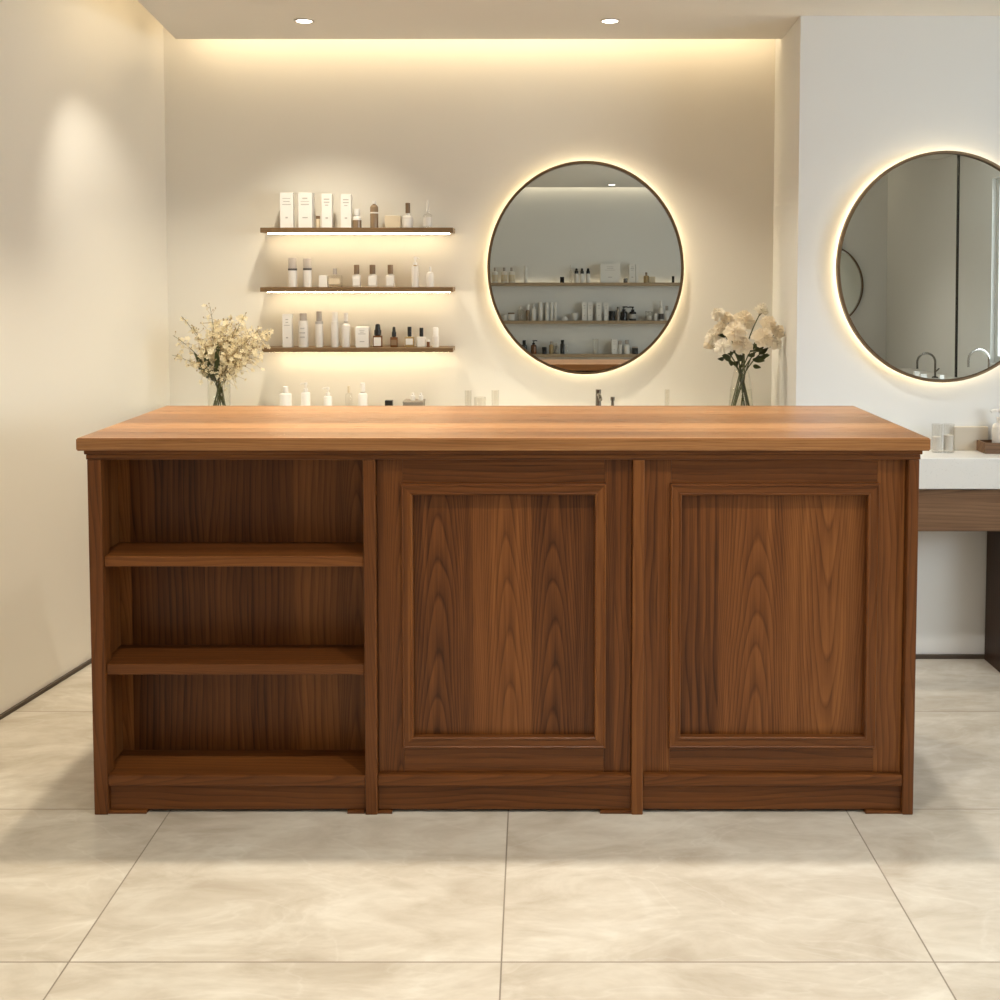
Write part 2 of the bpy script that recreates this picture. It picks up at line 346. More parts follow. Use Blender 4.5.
# ------------------------------------------------------------------ the wooden counter
YF = 3.00                                   # front of the posts
def X(px, py=640, Y=YF): return P(px, py, Y).x
def Z(py, Y=YF): return P(500, py, Y).z
cx0 = (X(88.5)+X(918.5))/2
C = thing('display_counter', 'long walnut counter cabinet with open shelves beside two framed doors', 'cabinet', (cx0, YF, 0))
def lb(mb, *a, **k):                        # a box in the counter's own frame
    x0, x1, y0, y1, z0, z1 = a
    return mb.box(x0-cx0, x1-cx0, y0-YF, y1-YF, z0, z1, **k)
YW = 2.982                                  # front of the worktop
ztop = Z(451, YW)                          # underside of the worktop
zr0 = Z(459.7)                              # underside of the header rail
zb1, zb0 = Z(776), Z(786.5)                 # bottom rail
zk0 = Z(809.3, YF+.015)                     # kick plate's lower edge
YK = 3.70                                   # rear of the cabinet
posts = [(88.5+2, 102.5+2), (364.0, 376.3), (632.2, 643.9), (905.5, 916.5)]
px_ = [(X(a), X(b)) for a, b in posts]
for a, b in px_:
    lb(MB(), a, b, YF, YF+.05, 0, zr0, bev=.003).build('post', M['wood_post'], C)
lb(MB(), px_[0][0]-.002, px_[3][1]+.002, YF-.001, YF+.05, zr0, ztop-.0125, bev=.0025).build('header_rail', M['wood_rail'], C)
lb(MB(), px_[0][0]-.006, px_[3][1]+.006, YF-.005, YF+.06, ztop-.012, ztop-.0004, bev=.002).build('cornice', M['wood_rail'], C)
# carcass: sides, divider, back
lb(MB(), px_[0][0]+.001, px_[0][0]+.020, YF+.0505, YK, 0, ztop-.017).build('side_panel', M['wood_post'], C)
lb(MB(), px_[3][1]-.020, px_[3][1]-.001, YF+.0505, YK, 0, ztop-.017).build('side_panel', M['wood_post'], C)
for k in (1, 2):
    m_ = (px_[k][0]+px_[k][1])/2
    lb(MB(), m_-.009, m_+.009, YF+.0505, YK-.02, .03, ztop-.017).build('divider', M['wood_post'], C)
lb(MB(), px_[0][0]+.021, px_[3][1]-.021, YK-.018, YK, .03, ztop-.017).build('rear_panel', M['wood_door'], C)
DEP = .17                                   # depth of the open shelves
sx0, sx1 = px_[0][0]+.0205, (px_[1][0]+px_[1][1])/2-.0095
lb(MB(), sx0, sx1, YF+DEP, YF+DEP+.012, zb1-.02, zr0+.01).build('back_panel', M['wood_inner'], C)
lb(MB(), sx0, sx1, YF+.051, YF+DEP-.0005, zr0, zr0+.01).build('shelf_ceiling', M['wood_inner'], C)
YSH = YF+.008
for pyt, pyb in ((556.2, 566.8), (664.3, 675.0)):
    s_ = MB(); lb(s_, px_[0][1]+.0005, px_[1][0]-.0005, YSH, YF+.0505, Z(pyb, YSH), Z(pyt, YSH), bev=.003)
    lb(s_, sx0+.0005, sx1-.0005, YF+.050, YF+DEP-.001, Z(pyb, YSH)+.001, Z(pyt, YSH)-.0006)
    s_.build('shelf', M['wood_board'], C)
s_ = MB(); lb(s_, sx0+.0005, sx1-.0005, YF+.050, YF+DEP-.001, zb0+.004, zb1-.0006)
s_.build('shelf', M['wood_board'], C)
for k in range(3):
    a, b = px_[k][1]+.0006, px_[k+1][0]-.0006
    lb(MB(), a, b, YF+.002, YF+.052, zb0, zb1, bev=.003).build('bottom_rail', M['wood_rail'], C)
    lb(MB(), a, b, YF+.015, YF+.035, zk0, zb0-.0005, bev=.001).build('kick_plate', M['wood_board'], C)
for pa, pb in ((106.5, 146), (346.5, 364.5), (377, 392), (600, 632), (866, 905)):
    lb(MB(), X(pa, 812)+.0007, X(pb, 812)-.0007, YF+.006, YF+.06, 0, zk0-.0008, bev=.001).build('foot', M['wood_board'], C)
def frame_moulding(mb, x0, x1, z0, z1, w, yb, h, ox):
    """a mitred picture-frame moulding standing h proud of y = yb (towards the viewer)"""
    prof = [(0, -.004), (0, h*.80), (w*.07, h), (w*.14, h), (w*.20, h*.84), (w*.78, h*.84), (w*.84, h), (w*.93, h), (w, h*.8), (w, -.009)]
    b = bmesh.new(); loops = []
    for d, hh in prof:
        loops.append([b.verts.new((x-ox, yb-hh-YF, z)) for x, z in ((x0+d, z0+d), (x1-d, z0+d), (x1-d, z1-d), (x0+d, z1-d))])
    for a, c in zip(loops, loops[1:]):
        for i in range(4): b.faces.new((a[i], a[(i+1)%4], c[(i+1)%4], c[i])).material_index = 1-i%2
    for i in range(4): b.faces.new((loops[-1][i], loops[-1][(i+1)%4], loops[0][(i+1)%4], loops[0][i]))
    bmesh.ops.recalc_face_normals(b, faces=b.faces[:])
    mb.merge(b); return mb
for k, (mo, mi, wp) in enumerate((((401.3, 606.0), (412.5, 594.5), M['wood_panel']), ((670.0, 878.5), (681.5, 866.5), M['wood_panel2']))):
    a, b = px_[k+1][1]+.0012, px_[k+2][0]-.0012
    yd = YF+.022                            # face of the door frame
    X0, X1 = X(mo[0]), X(mo[1]); Z0, Z1 = Z(750), Z(484.8)
    iX0, iX1 = X(mi[0]), X(mi[1])
    wd = iX0-X0
    dob = lb(MB(), a+.001, b-.001, yd+.0222, yd+.030, zb1+.0025, zr0-.0025).build('door', M['wood_door'], C)
    for q0, q1 in ((a, X0+.004), (X1-.004, b)): lb(MB(), q0, q1, yd, yd+.022, zb1+.0015, zr0-.0015, bev=.0006).build('stile', M['wood_door'], dob)
    for q0, q1 in ((zb1+.0015, Z0+.006), (Z1-.006, zr0-.0015)): lb(MB(), X0+.0042, X1-.0042, yd+.0003, yd+.0218, q0, q1).build('door_rail', M['wood_rail'], dob)
    lb(MB(), X0+.0045, X1-.0045, yd+.010, yd+.020, Z0+.0062, Z1-.0062).build('centre_panel', wp, dob)
    frame_moulding(MB(), X0, X1, Z0, Z1, wd, yd-.0003, .0135, cx0).build('moulding', M['wood_post'], dob).data.materials.append(M['wood_rail'])

# worktop: a thing of its own
wa, wb = P(75.5, 440, YW), P(931, 440, YW)
zw1 = P(500, 438.4, YW).z; zw0 = ztop
bkL, bkR = PZ(166, 405.6, zw1), PZ(854, 405.6, zw1)
yback = bkL.y
wcx = (wa.x+wb.x)/2
T = MB(); bm_ = bmesh.new()
pts = [(wa.x, YW), (wb.x, YW), (bkR.x, yback), (bkL.x, yback)]
lo = [bm_.verts.new((x-wcx, y-3.36, 0)) for x, y in pts]; hi = [bm_.verts.new((x-wcx, y-3.36, zw1-zw0)) for x, y in pts]
bm_.faces.new(lo[::-1]); bm_.faces.new(hi)
for i in range(4): bm_.faces.new((lo[i], lo[(i+1)%4], hi[(i+1)%4], hi[i]))
bmesh.ops.bevel(bm_, geom=bm_.edges[:], offset=.003, segments=2, affect='EDGES')
T.merge(bm_)
wt = T.build('worktop', M['wood_top_lit']); wt.location = (wcx, 3.36, zw0)
tag(wt, 'thick polished walnut worktop covering the whole counter cabinet', 'worktop')

# ------------------------------------------------------------------ vanity units
# back vanity, hidden behind the counter except for what stands on it
ZV = .92
V = thing('vanity_unit', 'white topped vanity along the alcove wall behind the walnut counter', 'vanity', (-.27, 4.62, 0))
MB().box(-1.30, XE+.27-.02, -.20, .225, 0, ZV-.0405).build('cabinet_body', M['wood_vanity'], V)
MB().box(-1.33, XE+.27-.008, -.22, .2275, ZV-.04, ZV, bev=.003).build('stone_top', M['stone'], V)
# right vanity
zs1 = P(960, 449.6, YR).z
YV = 4.05
zs0 = P(960, 489.3, YV).z; zs1f = P(960, 457, YV).z
zw_0 = P(960, 532, YV).z
RV = thing('vanity_unit', 'floating vanity with speckled white stone slab over wooden drawer front', 'vanity', (2.0, YV, 0))
vx0, vx1 = XE-.02-2.0, XR-.01-2.0
MB().box(vx0, vx1, 0, YR-YV-.001, zs0, zs1, bev=.003).build('stone_top', M['stone'], RV)
MB().box(vx0+.004, vx1, .012, YR-YV-.001, zw_0, zs0-.004).build('drawer_front', M['wood_vanity'], RV)
lgx = P(983.3, 640, YR).x-2.0
MB().box(lgx, lgx+.45, .02, YR-YV-.014, 0, zw_0-.0005).build('pedestal', M['wood_dark'], RV)

# ------------------------------------------------------------------ mirrors
def oval_ring(mb, rx, rz, wd, y0, y1, seg=96, bev=.0015):
    b = bmesh.new(); prof = [(0, y1), (0, y0+bev), (-bev, y0), (-wd+bev, y0), (-wd, y0+bev), (-wd, y1)]
    L_ = [[b.verts.new(((rx+d)*cos(2*pi*i/seg), y, (rz+d)*sin(2*pi*i/seg))) for i in range(seg)] for d, y in prof]
    L_.append(L_[0])
    for a, c in zip(L_, L_[1:]):
        for i in range(seg): b.faces.new((a[i], a[(i+1)%seg], c[(i+1)%seg], c[i]))
    bmesh.ops.recalc_face_normals(b, faces=b.faces[:]); mb.merge(b); return mb
def oval_disc(mb, rx, rz, y0, y1, seg=96):
    b = bmesh.new()
    A = [b.verts.new((rx*cos(2*pi*i/seg), y0, rz*sin(2*pi*i/seg))) for i in range(seg)]; B_ = [b.verts.new((rx*cos(2*pi*i/seg), y1, rz*sin(2*pi*i/seg))) for i in range(seg)]
    b.faces.new(A); b.faces.new(B_)
    for i in range(seg): b.faces.new((A[i], A[(i+1)%seg], B_[(i+1)%seg], B_[i]))
    bmesh.ops.recalc_face_normals(b, faces=b.faces[:]); mb.merge(b); return mb
def mirror(cxp, cyp, rxp, ryp, Yw, label, TILT):
    yf = Yw-.052
    c = P(cxp, cyp, yf); rx = (P(cxp+rxp, cyp, yf).x-P(cxp-rxp, cyp, yf).x)/2; rz = (P(cxp, cyp-ryp, yf).z-P(cxp, cyp+ryp, yf).z)/2
    t = thing('wall_mirror', label, 'mirror', (c.x, Yw, c.z))
    oval_ring(MB(), rx, rz, .011, -.052, -.026).build('frame', M['bronze'], t, True)
    g = oval_disc(MB(), rx-.0122, rz-.0122, -.0045, 0).build('glass', M['mirror'], t); g.location = (0, -.0385, 0); g.rotation_euler = (-TILT, 0, 0)
    oval_disc(MB(), rx-.004, rz-.004, -.0255, -.020).build('backing', M['back'], t)
    oval_ring(MB(), rx-.030, rz-.030, .012, -.018, -.001, bev=.001).build('light_ring', M['led_ring'], t)
    n = Vector((0, -cos(TILT), sin(TILT)))
    return c, n, yf
mc, mn_, myf = mirror(585.6, 268.1, 98.4, 106.9, YB, 'round mirror with glowing rim hanging in the alcove beside the shelves', .022)
rc, rn_, ryf = mirror(944.8, 267.2, 107.3, 116.0, YR, 'round mirror with glowing rim above the white stone vanity', .0105)
def reflect(px, py, n, pt):
    d = ray(px, py); q = CAM + d*((pt-CAM).dot(n)/d.dot(n)); return q, d - n*(2*d.dot(n))
def PM(px, py, Y, n=mn_, pt=Vector((mc.x, YB-.043, mc.z))):   # what the alcove mirror shows at a pixel, on the plane y = Y
    q, r = reflect(px, py, n, pt); return q + r*((Y-q.y)/r.y)
def PMX(px, py, X_, n=rn_, pt=Vector((rc.x, YR-.043, rc.z))):
    q, r = reflect(px, py, n, pt); return q + r*((X_-q.x)/r.x)
def PMY(px, py, Y, n=rn_, pt=Vector((rc.x, YR-.043, rc.z))):
    q, r = reflect(px, py, n, pt); return q + r*((Y-q.y)/r.y)

# ------------------------------------------------------------------ display shelves
def shelf(name, x0, x1, z0, z1, y0, y1, label, mat, group, led=True):
    c = (x0+x1)/2
    t = thing(name, label, 'shelf', (c, y1, z0), group)
    MB().box(x0-c, x1-c, y0-y1, -.0005, 0, z1-z0, bev=.0012).build('board', mat, t)
    if led: MB().box(x0-c+.018, x1-c-.018, -.075, -.062, -.0042, -.0003, bev=.001).build('light_strip', M['led'], t)
    return t
YS = 4.72
SHZ = []
for (a, b, pt, pb), lab in zip(((260, 453, 227.6, 232.6), (260, 453, 287.3, 291.8), (262, 453, 348.0, 352.2)),
        ('lit wooden wall shelf, topmost of the three left of the round mirror', 'lit wooden wall shelf, middle of the three left of the round mirror', 'lit wooden wall shelf, lowest of the three left of the round mirror')):
    A, B = P(a, pt, YS), P(b, pb, YS)
    shelf('wall_shelf', A.x, B.x, B.z, A.z, YS, YB, lab, M['oak'], 'lit shelves in the alcove'); SHZ.append(A.z)
YM = YO+.16
MSZ = []
for k, (pt, lab) in enumerate(((282.6, 'pale wooden shelf reflected in the alcove mirror, topmost of three'), (320.6, 'pale wooden shelf reflected in the alcove mirror, middle of three'), (354.2, 'pale wooden shelf reflected in the alcove mirror, lowest of three'))):
    z1 = PM(586, pt, YM).z
    c = .55
    t = thing('display_shelf', lab, 'shelf', (c, YO, z1-.032), 'shelves reflected in the alcove mirror')
    MB().box(-1.3, 1.3, 0.0005, .16, 0, .032, bev=.0012).build('board', M['oak_pale'], t)
    if k == 0: MB().box(-1.25, 1.25, .02, .035, .0322, .036).build('light_strip', M['led_far'], t)
    MSZ.append(z1)

# ------------------------------------------------------------------ products
def print_lines(x, y, z0, z1, w, mat='ink', n=4, seed=0):
    mb = MB(); rnd = random.Random(seed)
    for i in range(n):
        z = z1-(z1-z0)*(i+.5)/n; ww = w*rnd.uniform(.35, .8)*.5; h = (z1-z0)*.5/n*rnd.uniform(.35, .8)
        mb.box(x-ww, x+ww, y-.0005, y, z-h/2, z+h/2)
    return mb
def carton(loc, w, h, label, grp, d=None, mat='card', name='carton', rz=0, ink='ink', cat='box', marks=True, lines=4):
    t = thing(name, label, cat, loc, grp, rz); d = d or w*.8
    MB().box(-w/2, w/2, -d/2, d/2, 0, h, bev=.0008, seg=1).build('body', M[mat], t)
    if marks:
        print_lines(0, -d/2-.0002, h*.62, h*.88, w*.8, ink, 3, len(label)).build('print', M[ink], t)
        print_lines(0, -d/2-.0002, h*.22, h*.36, w*.5, ink, 1, len(label)+3).build('print', M[ink], t)
    return t
def bottle(loc, w, h, label, grp, body_h=.6, mat='frost', cap='white', cap_w=.45, neck=.06, lab=None, lab_c='white', pump=None, square=False, name='bottle', cat='bottle', shoulder=.10, cap_taper=1.0, collar=None, dropper=False, facing=-1):
    t = thing(name, label, cat, loc, grp); r = w/2; bh = h*body_h; nr = r*cap_w*.75; cr = r*cap_w
    if square:
        mb = MB(); mb.box(-r, r, -r*.7, r*.7, 0, bh, bev=r*.12)
        mb.lathe([(nr, bh-.0005), (nr, bh+h*neck)], 14); mb.build('body', M[mat], t, True)
    else:
        sh = bh*shoulder
        MB().lathe([(0, 0), (r*.92, 0), (r, r*.08), (r, bh-sh*1.6), (r*.96, bh-sh), (r*.75, bh-sh*.3), (nr, bh), (nr, bh+h*neck), (0, bh+h*neck)], 22).build('body', M[mat], t, True)
    z0 = bh+h*neck*.5
    if pump:
        zc = z0+(h-z0)*.35
        MB().lathe([(0, z0), (cr, z0), (cr, zc), (cr*.35, zc), (cr*.35, h*.92), (0, h*.92)], 14).build('collar', M[cap], t, True)
        mb = MB(); mb.lathe([(0, h*.91), (cr*.75, h*.91), (cr*.75, h), (0, h)], 14); s_ = -1 if pump == 'l' else 1
        mb.tube([(0, 0, h*.96), (s_*r*.9, 0, h*.965), (s_*r*1.25, 0, h*.93)], r*.17, 8); mb.build('pump_head', M[cap], t, True)
    elif dropper:
        zc = z0+(h-z0)*.45
        MB().lathe([(0, z0), (cr, z0), (cr, zc), (cr*.8, zc), (cr*.62, h*.97), (cr*.35, h), (0, h)], 16).build('cap', M[cap], t, True)
    else:
        MB().lathe([(0, z0), (cr, z0), (cr*cap_taper, h-cr*.12), (cr*cap_taper*.88, h), (0, h)], 18).build('cap', M[cap], t, True)
    if collar: MB().lathe([(cr*1.04, z0), (cr*1.04, z0+h*.03), (0, z0+h*.03)], 18).build('collar', M[collar], t, True)
    if lab:
        l0, l1 = lab
        if square: MB().box(-r*.8, r*.8, facing*r*.7-.0006, facing*r*.7+.0006, bh*l0, bh*l1).build('label', M[lab_c], t)
        else: MB().lathe([(r*.97, bh*l0), (r*1.012, bh*l0), (r*1.012, bh*l1), (r*.97, bh*l1)], 22).build('label', M[lab_c], t, True)
    return t
def jar(loc, w, h, label, grp, mat='frost', lid='white', lid_f=.35, name='jar', cat='jar', lid_w=1.02):
    t = thing(name, label, cat, loc, grp); r = w/2; b = h*(1-lid_f)
    MB().lathe([(0, 0), (r*.9, 0), (r, r*.1), (r, b*.95), (r*.93, b), (0, b)], 22).build('body', M[mat], t, True)
    MB().lathe([(0, b+.0003), (r*lid_w, b+.0003), (r*lid_w, h*.96), (r*lid_w*.92, h), (0, h)], 22).build('lid', M[lid], t, True)
    return t
def tube_bottle(loc, w, h, label, grp, cap='greycap', cap_f=.28, band=None, mat='frost', name='tube', cap_w=.95, ink=None):
    t = thing(name, label, 'tube', loc, grp); r = w/2; b = h*(1-cap_f)
    MB().lathe([(0, 0), (r*.94, 0), (r, r*.06), (r, b), (0, b)], 22).build('body', M[mat], t, True)
    MB().lathe([(0, b+.0002), (r*cap_w, b+.0002), (r*cap_w, h*.98), (r*cap_w*.9, h), (0, h)], 22).build('cap', M[cap], t, True)
    if band: MB().lathe([(r*.98, b-h*.07), (r*1.02, b-h*.07), (r*1.02, b), (r*.98, b)], 22).build('band', M[band], t, True)
    if ink: print_lines(0, -r*1.02, b*.3, b*.8, w*.8, ink, 3, len(label)).build('print', M[ink], t)
    return t
def S(k, x0, x1, yt, dy=0.0):            # on alcove shelf k: where, how wide, how tall
    Y = 4.775+dy; A = P(x0, yt, Y); B = P(x1, yt, Y)
    return ((A.x+B.x)/2, Y, SHZ[k]+.0003), B.x-A.x, A.z-SHZ[k]
G1, G2, G3 = 'products on the top lit shelf', 'products on the middle lit shelf', 'products on the lowest lit shelf'
carton(*S(0, 280.5, 293.5, 193), 'tall white carton at the left end of the top lit shelf', G1, rz=.10)
carton(*S(0, 299.3, 313.3, 193), 'second tall white carton from the left on the top lit shelf', G1, rz=-.06)
jar(*S(0, 316, 320, 216), 'tiny tan vial between two tall cartons on the top lit shelf', G1, 'cream', 'brown', .25, 'vial', 'vial')
carton(*S(0, 322.2, 332.4, 194), 'third tall white carton on the top lit shelf, right of the tiny vial', G1)
carton(*S(0, 341.3, 351.6, 194.5), 'fourth tall white carton on the top lit shelf, beside a squat bottle', G1)
bottle(*S(0, 352.8, 361.4, 209), 'squat white bottle with beige lower half on the top lit shelf', G1, .62, 'frost', 'white', .7, lab=(.0, .66), lab_c='taupe')
bottle(*S(0, 370, 378.2, 201), 'slim taupe brown glass bottle with clear tip on the top lit shelf', G1, .86, 'taupe', 'frost', .5, lab=(.62, .68), lab_c='frost')
carton(*S(0, 385.6, 401, 216), 'low beige box between two bottles on the top lit shelf', G1, d=.05, mat='cream', marks=False)
bottle(*S(0, 402.5, 413, 203), 'frosted bottle with dark square cap on the top lit shelf', G1, .50, 'frost', 'brown', .45, .18, lab=(.15, .7))
bottle(*S(0, 423.2, 432, 200.5), 'clear spray bottle at the right end of the top lit shelf', G1, .52, 'glass_dense', 'frost', .34, .15, lab=(.1, .75), lab_c='frost', cap_taper=.7)
tube_bottle(*S(1, 288, 296.8, 258), 'white tube with grey cap at the left end of the middle lit shelf', G2, band='darkink', cap_f=.36)
tube_bottle(*S(1, 303, 311.6, 258.5), 'second white tube with grey cap on the middle lit shelf', G2, band='darkink', cap_f=.34)
carton(*S(1, 319.8, 327.8, 275.5), 'small cream box touching the flat flask on the middle lit shelf', G2, mat='card', marks=False, d=.04)
bottle(*S(1, 328.2, 341.6, 268.5), 'flat wide perfume flask with tiny stopper on the middle lit shelf', G2, .63, 'glass_dense', 'greycap', .32, .10, square=True, lab=(.25, .75), lab_c='cream')
for x0, x1, lab in ((352.6, 360.6, 'first of three brown capped bottles on the middle lit shelf, nearest the flask'), (368.2, 376.8, 'centre one of three brown capped bottles on the middle lit shelf'), (386.2, 394.4, 'last of three brown capped bottles on the middle lit shelf, towards the tall pump')):
    bottle(*S(1, x0, x1, 264.8), lab, G2, .52, 'frost', 'brown', .68, .13, square=True, lab=(.15, .8), lab_c='white')
bottle(*S(1, 411.6, 418.4, 256.8), 'tall slim pump bottle on the middle lit shelf', G2, .70, 'gold', 'white', .6, .06, pump='r', lab=(.0, .98), lab_c='frost')
bottle(*S(1, 426.2, 434, 266.8), 'small round bottle at the right end of the middle lit shelf', G2, .76, 'frost', 'white', .3, .08, shoulder=.25)
carton(*S(2, 283, 292.2, 314), 'white slim carton at the left end of the lowest lit shelf', G3)
tube_bottle(*S(2, 298.4, 308, 313.3), 'white printed tube beside the slim carton on the lowest lit shelf', G3, cap='greycap', cap_f=.22, ink='ink', cap_w=.75)
tube_bottle(*S(2, 315.2, 322.8, 311.5), 'tall white tube with dark band on the lowest lit shelf', G3, cap='greycap', cap_f=.28, band='ink', cap_w=.72)
tube_bottle(*S(2, 331, 338.4, 312), 'tall blank white tube, fourth from left on the lowest lit shelf', G3, cap='white', cap_f=.28, cap_w=.8)
bottle(*S(2, 341.6, 350, 313), 'frosted bottle with narrow striped cap on the lowest lit shelf', G3, .70, 'frost', 'white', .5, .04, lab=(.05, .9), lab_c='frost', collar='greycap')
carton(*S(2, 356.4, 369.2, 326.8), 'short white box left of the black topped bottle on the lowest lit shelf', G3, d=.05, lines=2)
bottle(*S(2, 373.2, 382.2, 324), 'bottle with black pump top and white label on the lowest lit shelf', G3, .50, 'amber', 'black', .8, .05, lab=(.12, .85), lab_c='card', dropper=True, square=True)
bottle(*S(2, 390.4, 397.6, 326.8), 'small amber dropper bottle with black cap on the lowest lit shelf', G3, .49, 'amber', 'black', .6, .05, dropper=True, square=True, lab=(.2, .75), lab_c='taupe')
bottle(*S(2, 405, 414, 326.8), 'honey coloured bottle with black cap on the lowest lit shelf', G3, .50, 'gold', 'black', .45, .05, square=True, lab=(.25, .85), lab_c='card')
bottle(*S(2, 417.2, 425.6, 327.8), 'clear square bottle with black cap on the lowest lit shelf', G3, .52, 'frost', 'black', .45, .05, square=True, lab=(.1, .85), lab_c='card')
jar(*S(2, 426.8, 429.8, 340), 'tiny amber vial near the right end of the lowest lit shelf', G3, 'amber', 'white', .25, 'vial', 'vial')
tube_bottle(*S(2, 432.3, 439, 327.5), 'pale tapered bottle at the right end of the lowest lit shelf', G3, cap='white', cap_f=.45, name='bottle', cap_w=.8)['category'] = 'bottle'
# on the back vanity
G4 = 'toiletries standing behind the counter'
def Q(x0, x1, yt, Y=4.66):
    A = P(x0, yt, Y); B = P(x1, yt, Y); return ((A.x+B.x)/2, Y, ZV+.0003), B.x-A.x, A.z-ZV
def bf(yb, yt, Y=4.66):                    # share of a height that lies below pixel row yb
    return (P(500, yb, Y).z-ZV)/(P(500, yt, Y).z-ZV)
bottle(*Q(279.6, 291.4, 386.5), 'white round bottle with knob stopper, leftmost behind the counter', G4, bf(393, 386.5), 'white', 'white', .45, .02, shoulder=.05, lab=(.6, .95), lab_c='card')
bottle(*Q(301.2, 310, 382.5), 'white bottle with tall pump behind the counter, second from left', G4, bf(392, 382.5), 'white', 'white', .5, .02, pump='l', shoulder=.04)
bottle(*Q(323.6, 332, 387.2), 'white pump bottle with long sideways spout behind the counter', G4, bf(396, 387.2), 'white', 'white', .5, .02, pump='l', shoulder=.04)
bottle(*Q(345.2, 352.2, 386), 'clear glass bottle with tiny stopper behind the counter', G4, bf(393, 386), 'glass_dense', 'cream', .34, .02, shoulder=.05)
bottle(*Q(358.2, 367.2, 383), 'white bottle with grey striped cap behind the counter', G4, bf(393, 383), 'white', 'white', .52, .02, shoulder=.05, collar='greycap')
carton(*Q(385.2, 392.8, 400.2), 'small black box peeking over the counter worktop', G4, mat='black', marks=False, name='box')
loc, wdt, hgt = Q(404.4, 424, 400.4); t = thing('woven_tray', 'grey woven tray with two clear vials behind the counter', 'tray', loc, G4)
b_ = MB(); b_.box(-wdt/2, wdt/2, -.05, .05, 0, hgt-.006); b_.build('basket', M['woven'], t); MB().box(-wdt/2-.002, wdt/2+.002, -.052, .052, hgt-.0058, hgt, bev=.002).build('rim', M['woven'], t)
for x0, x1, lab in ((410.5, 415.2, 'slim clear vial standing on the woven tray, nearer the black box'), (418.6, 423.2, 'slim clear vial standing on the woven tray, further from the black box')):
    A = P(x0, 393, 4.66); B = P(x1, 393, 4.66)
    bottle(((A.x+B.x)/2, 4.66, loc[2]+hgt+.0004), B.x-A.x, A.z-loc[2]-hgt, lab, 'vials on the woven tray', .7, 'frost', 'white', .5, .1, name='vial', cat='vial')
def tumbler(loc, w, h, label, grp, low=None, name='glass_tumbler'):
    t = thing(name, label, 'glass', loc, grp); r = w/2; k = .0022
    MB().lathe([(0, 0), (r*.93, 0), (r*.95, .002), (r, h), (r-k, h), (r*.95-k, .008), (0, .008)], 26).build('bowl', M['glass_dense'], t, True)
    if low: MB().lathe([(0, .0085), (r*.94-k, .0085), (r*.95-k, h*low), (0, h*low)], 22).build('filling', M['frost'], t, True)
    return t
tumbler(*Q(464.6, 471.6, 390.6), 'clear tumbler behind the counter, first of three below the round mirror', G4)
tumbler(*Q(474, 486, 397), 'short wide clear tumbler behind the counter between two taller ones', G4)
tumbler(*Q(491.4, 499, 390.4), 'clear tumbler behind the counter, third of three below the round mirror', G4)
tumbler(*Q(664.6, 669.6, 389.6), 'lone slim clear glass behind the counter near the carnation vase', G4)
# tap of the back vanity
ft = P(598.4, 389.5, 4.66)
F = thing('tap', 'slim dark metal tap rising behind the counter under the round mirror', 'tap', (ft.x, 4.66, ZV+.0003))
hh = ft.z-ZV
f_ = MB(); f_.lathe([(0, 0), (.022, 0), (.022, .006), (.012, .010), (.0115, hh-.012), (.0115, hh), (0, hh)], 18); f_.build('column', M['steel'], F, True)
MB().tube([(0, -.008, hh*.80), (0, -.06, hh*.83), (0, -.13, hh*.78), (0, -.14, hh*.72)], .008, 12).build('spout', M['steel'], F, True)
lv = P(612.6, 397, 4.66).x-ft.x
H_ = thing('tap_lever', 'short dark metal lever beside the slim tap behind the counter', 'tap', (ft.x+lv, 4.66, ZV+.0003))
hl = P(500, 397, 4.66).z-ZV
MB().lathe([(0, 0), (.018, 0), (.018, .005), (.007, .012), (.006, hl*.75), (.009, hl*.78), (.009, hl), (0, hl)], 16).build('stalk', M['steel'], H_, True)
# right vanity things
G5 = 'things on the right vanity'
def RQ(x0, x1, yt, Y=4.185):
    A = P(x0, yt, Y); B = P(x1, yt, Y); return ((A.x+B.x)/2, Y, zs1+.0003), B.x-A.x, A.z-zs1
tumbler(*RQ(932, 942.6, 424), 'glass tumbler on the stone vanity nearest the walnut counter', G5, .55)
tumbler(*RQ(943.6, 954.4, 424), 'glass tumbler on the stone vanity beside the beige upstand', G5, .6)
A = P(955, 427, YR-.02); B = P(988.5, 427, YR-.02)
o = MB().box(-(B.x-A.x)/2, (B.x-A.x)/2, 0, .018, 0, A.z-zs1-.0005, bev=.001).build('splashback', M['beige']); o.location = ((A.x+B.x)/2, YR-.0195, zs1+.0004)
tag(o, 'low beige stone splashback standing on the white vanity top', 'splashback')
A = P(985.4, 443.2, 4.145); tz = A.z
t = thing('wooden_tray', 'small walnut tray on the stone vanity holding a pump bottle', 'tray', (A.x+.13, 4.188, zs1+.0003))
b_ = MB(); b_.box(-.13, .13, -.043, .043, 0, .008, bev=.002); b_.build('base', M['wood_vanity'], t)
r_ = MB(); th = max(.02, tz-zs1)
for a in ((-.13, .13, -.043, -.036), (-.13, .13, .036, .043), (-.13, -.123, -.0358, .0358), (.123, .13, -.0358, .0358)): r_.box(*a, .0082, th)
r_.build('rim', M['wood_vanity'], t)
A = P(992.5, 409, 4.188); 
bottle((A.x+.035, 4.188, zs1+.0092), .064, A.z-zs1-.009, 'white pump bottle standing in the small walnut tray', None, .66, 'white', 'white', .5, .05, pump='l', lab=(.1, .85), lab_c='card')

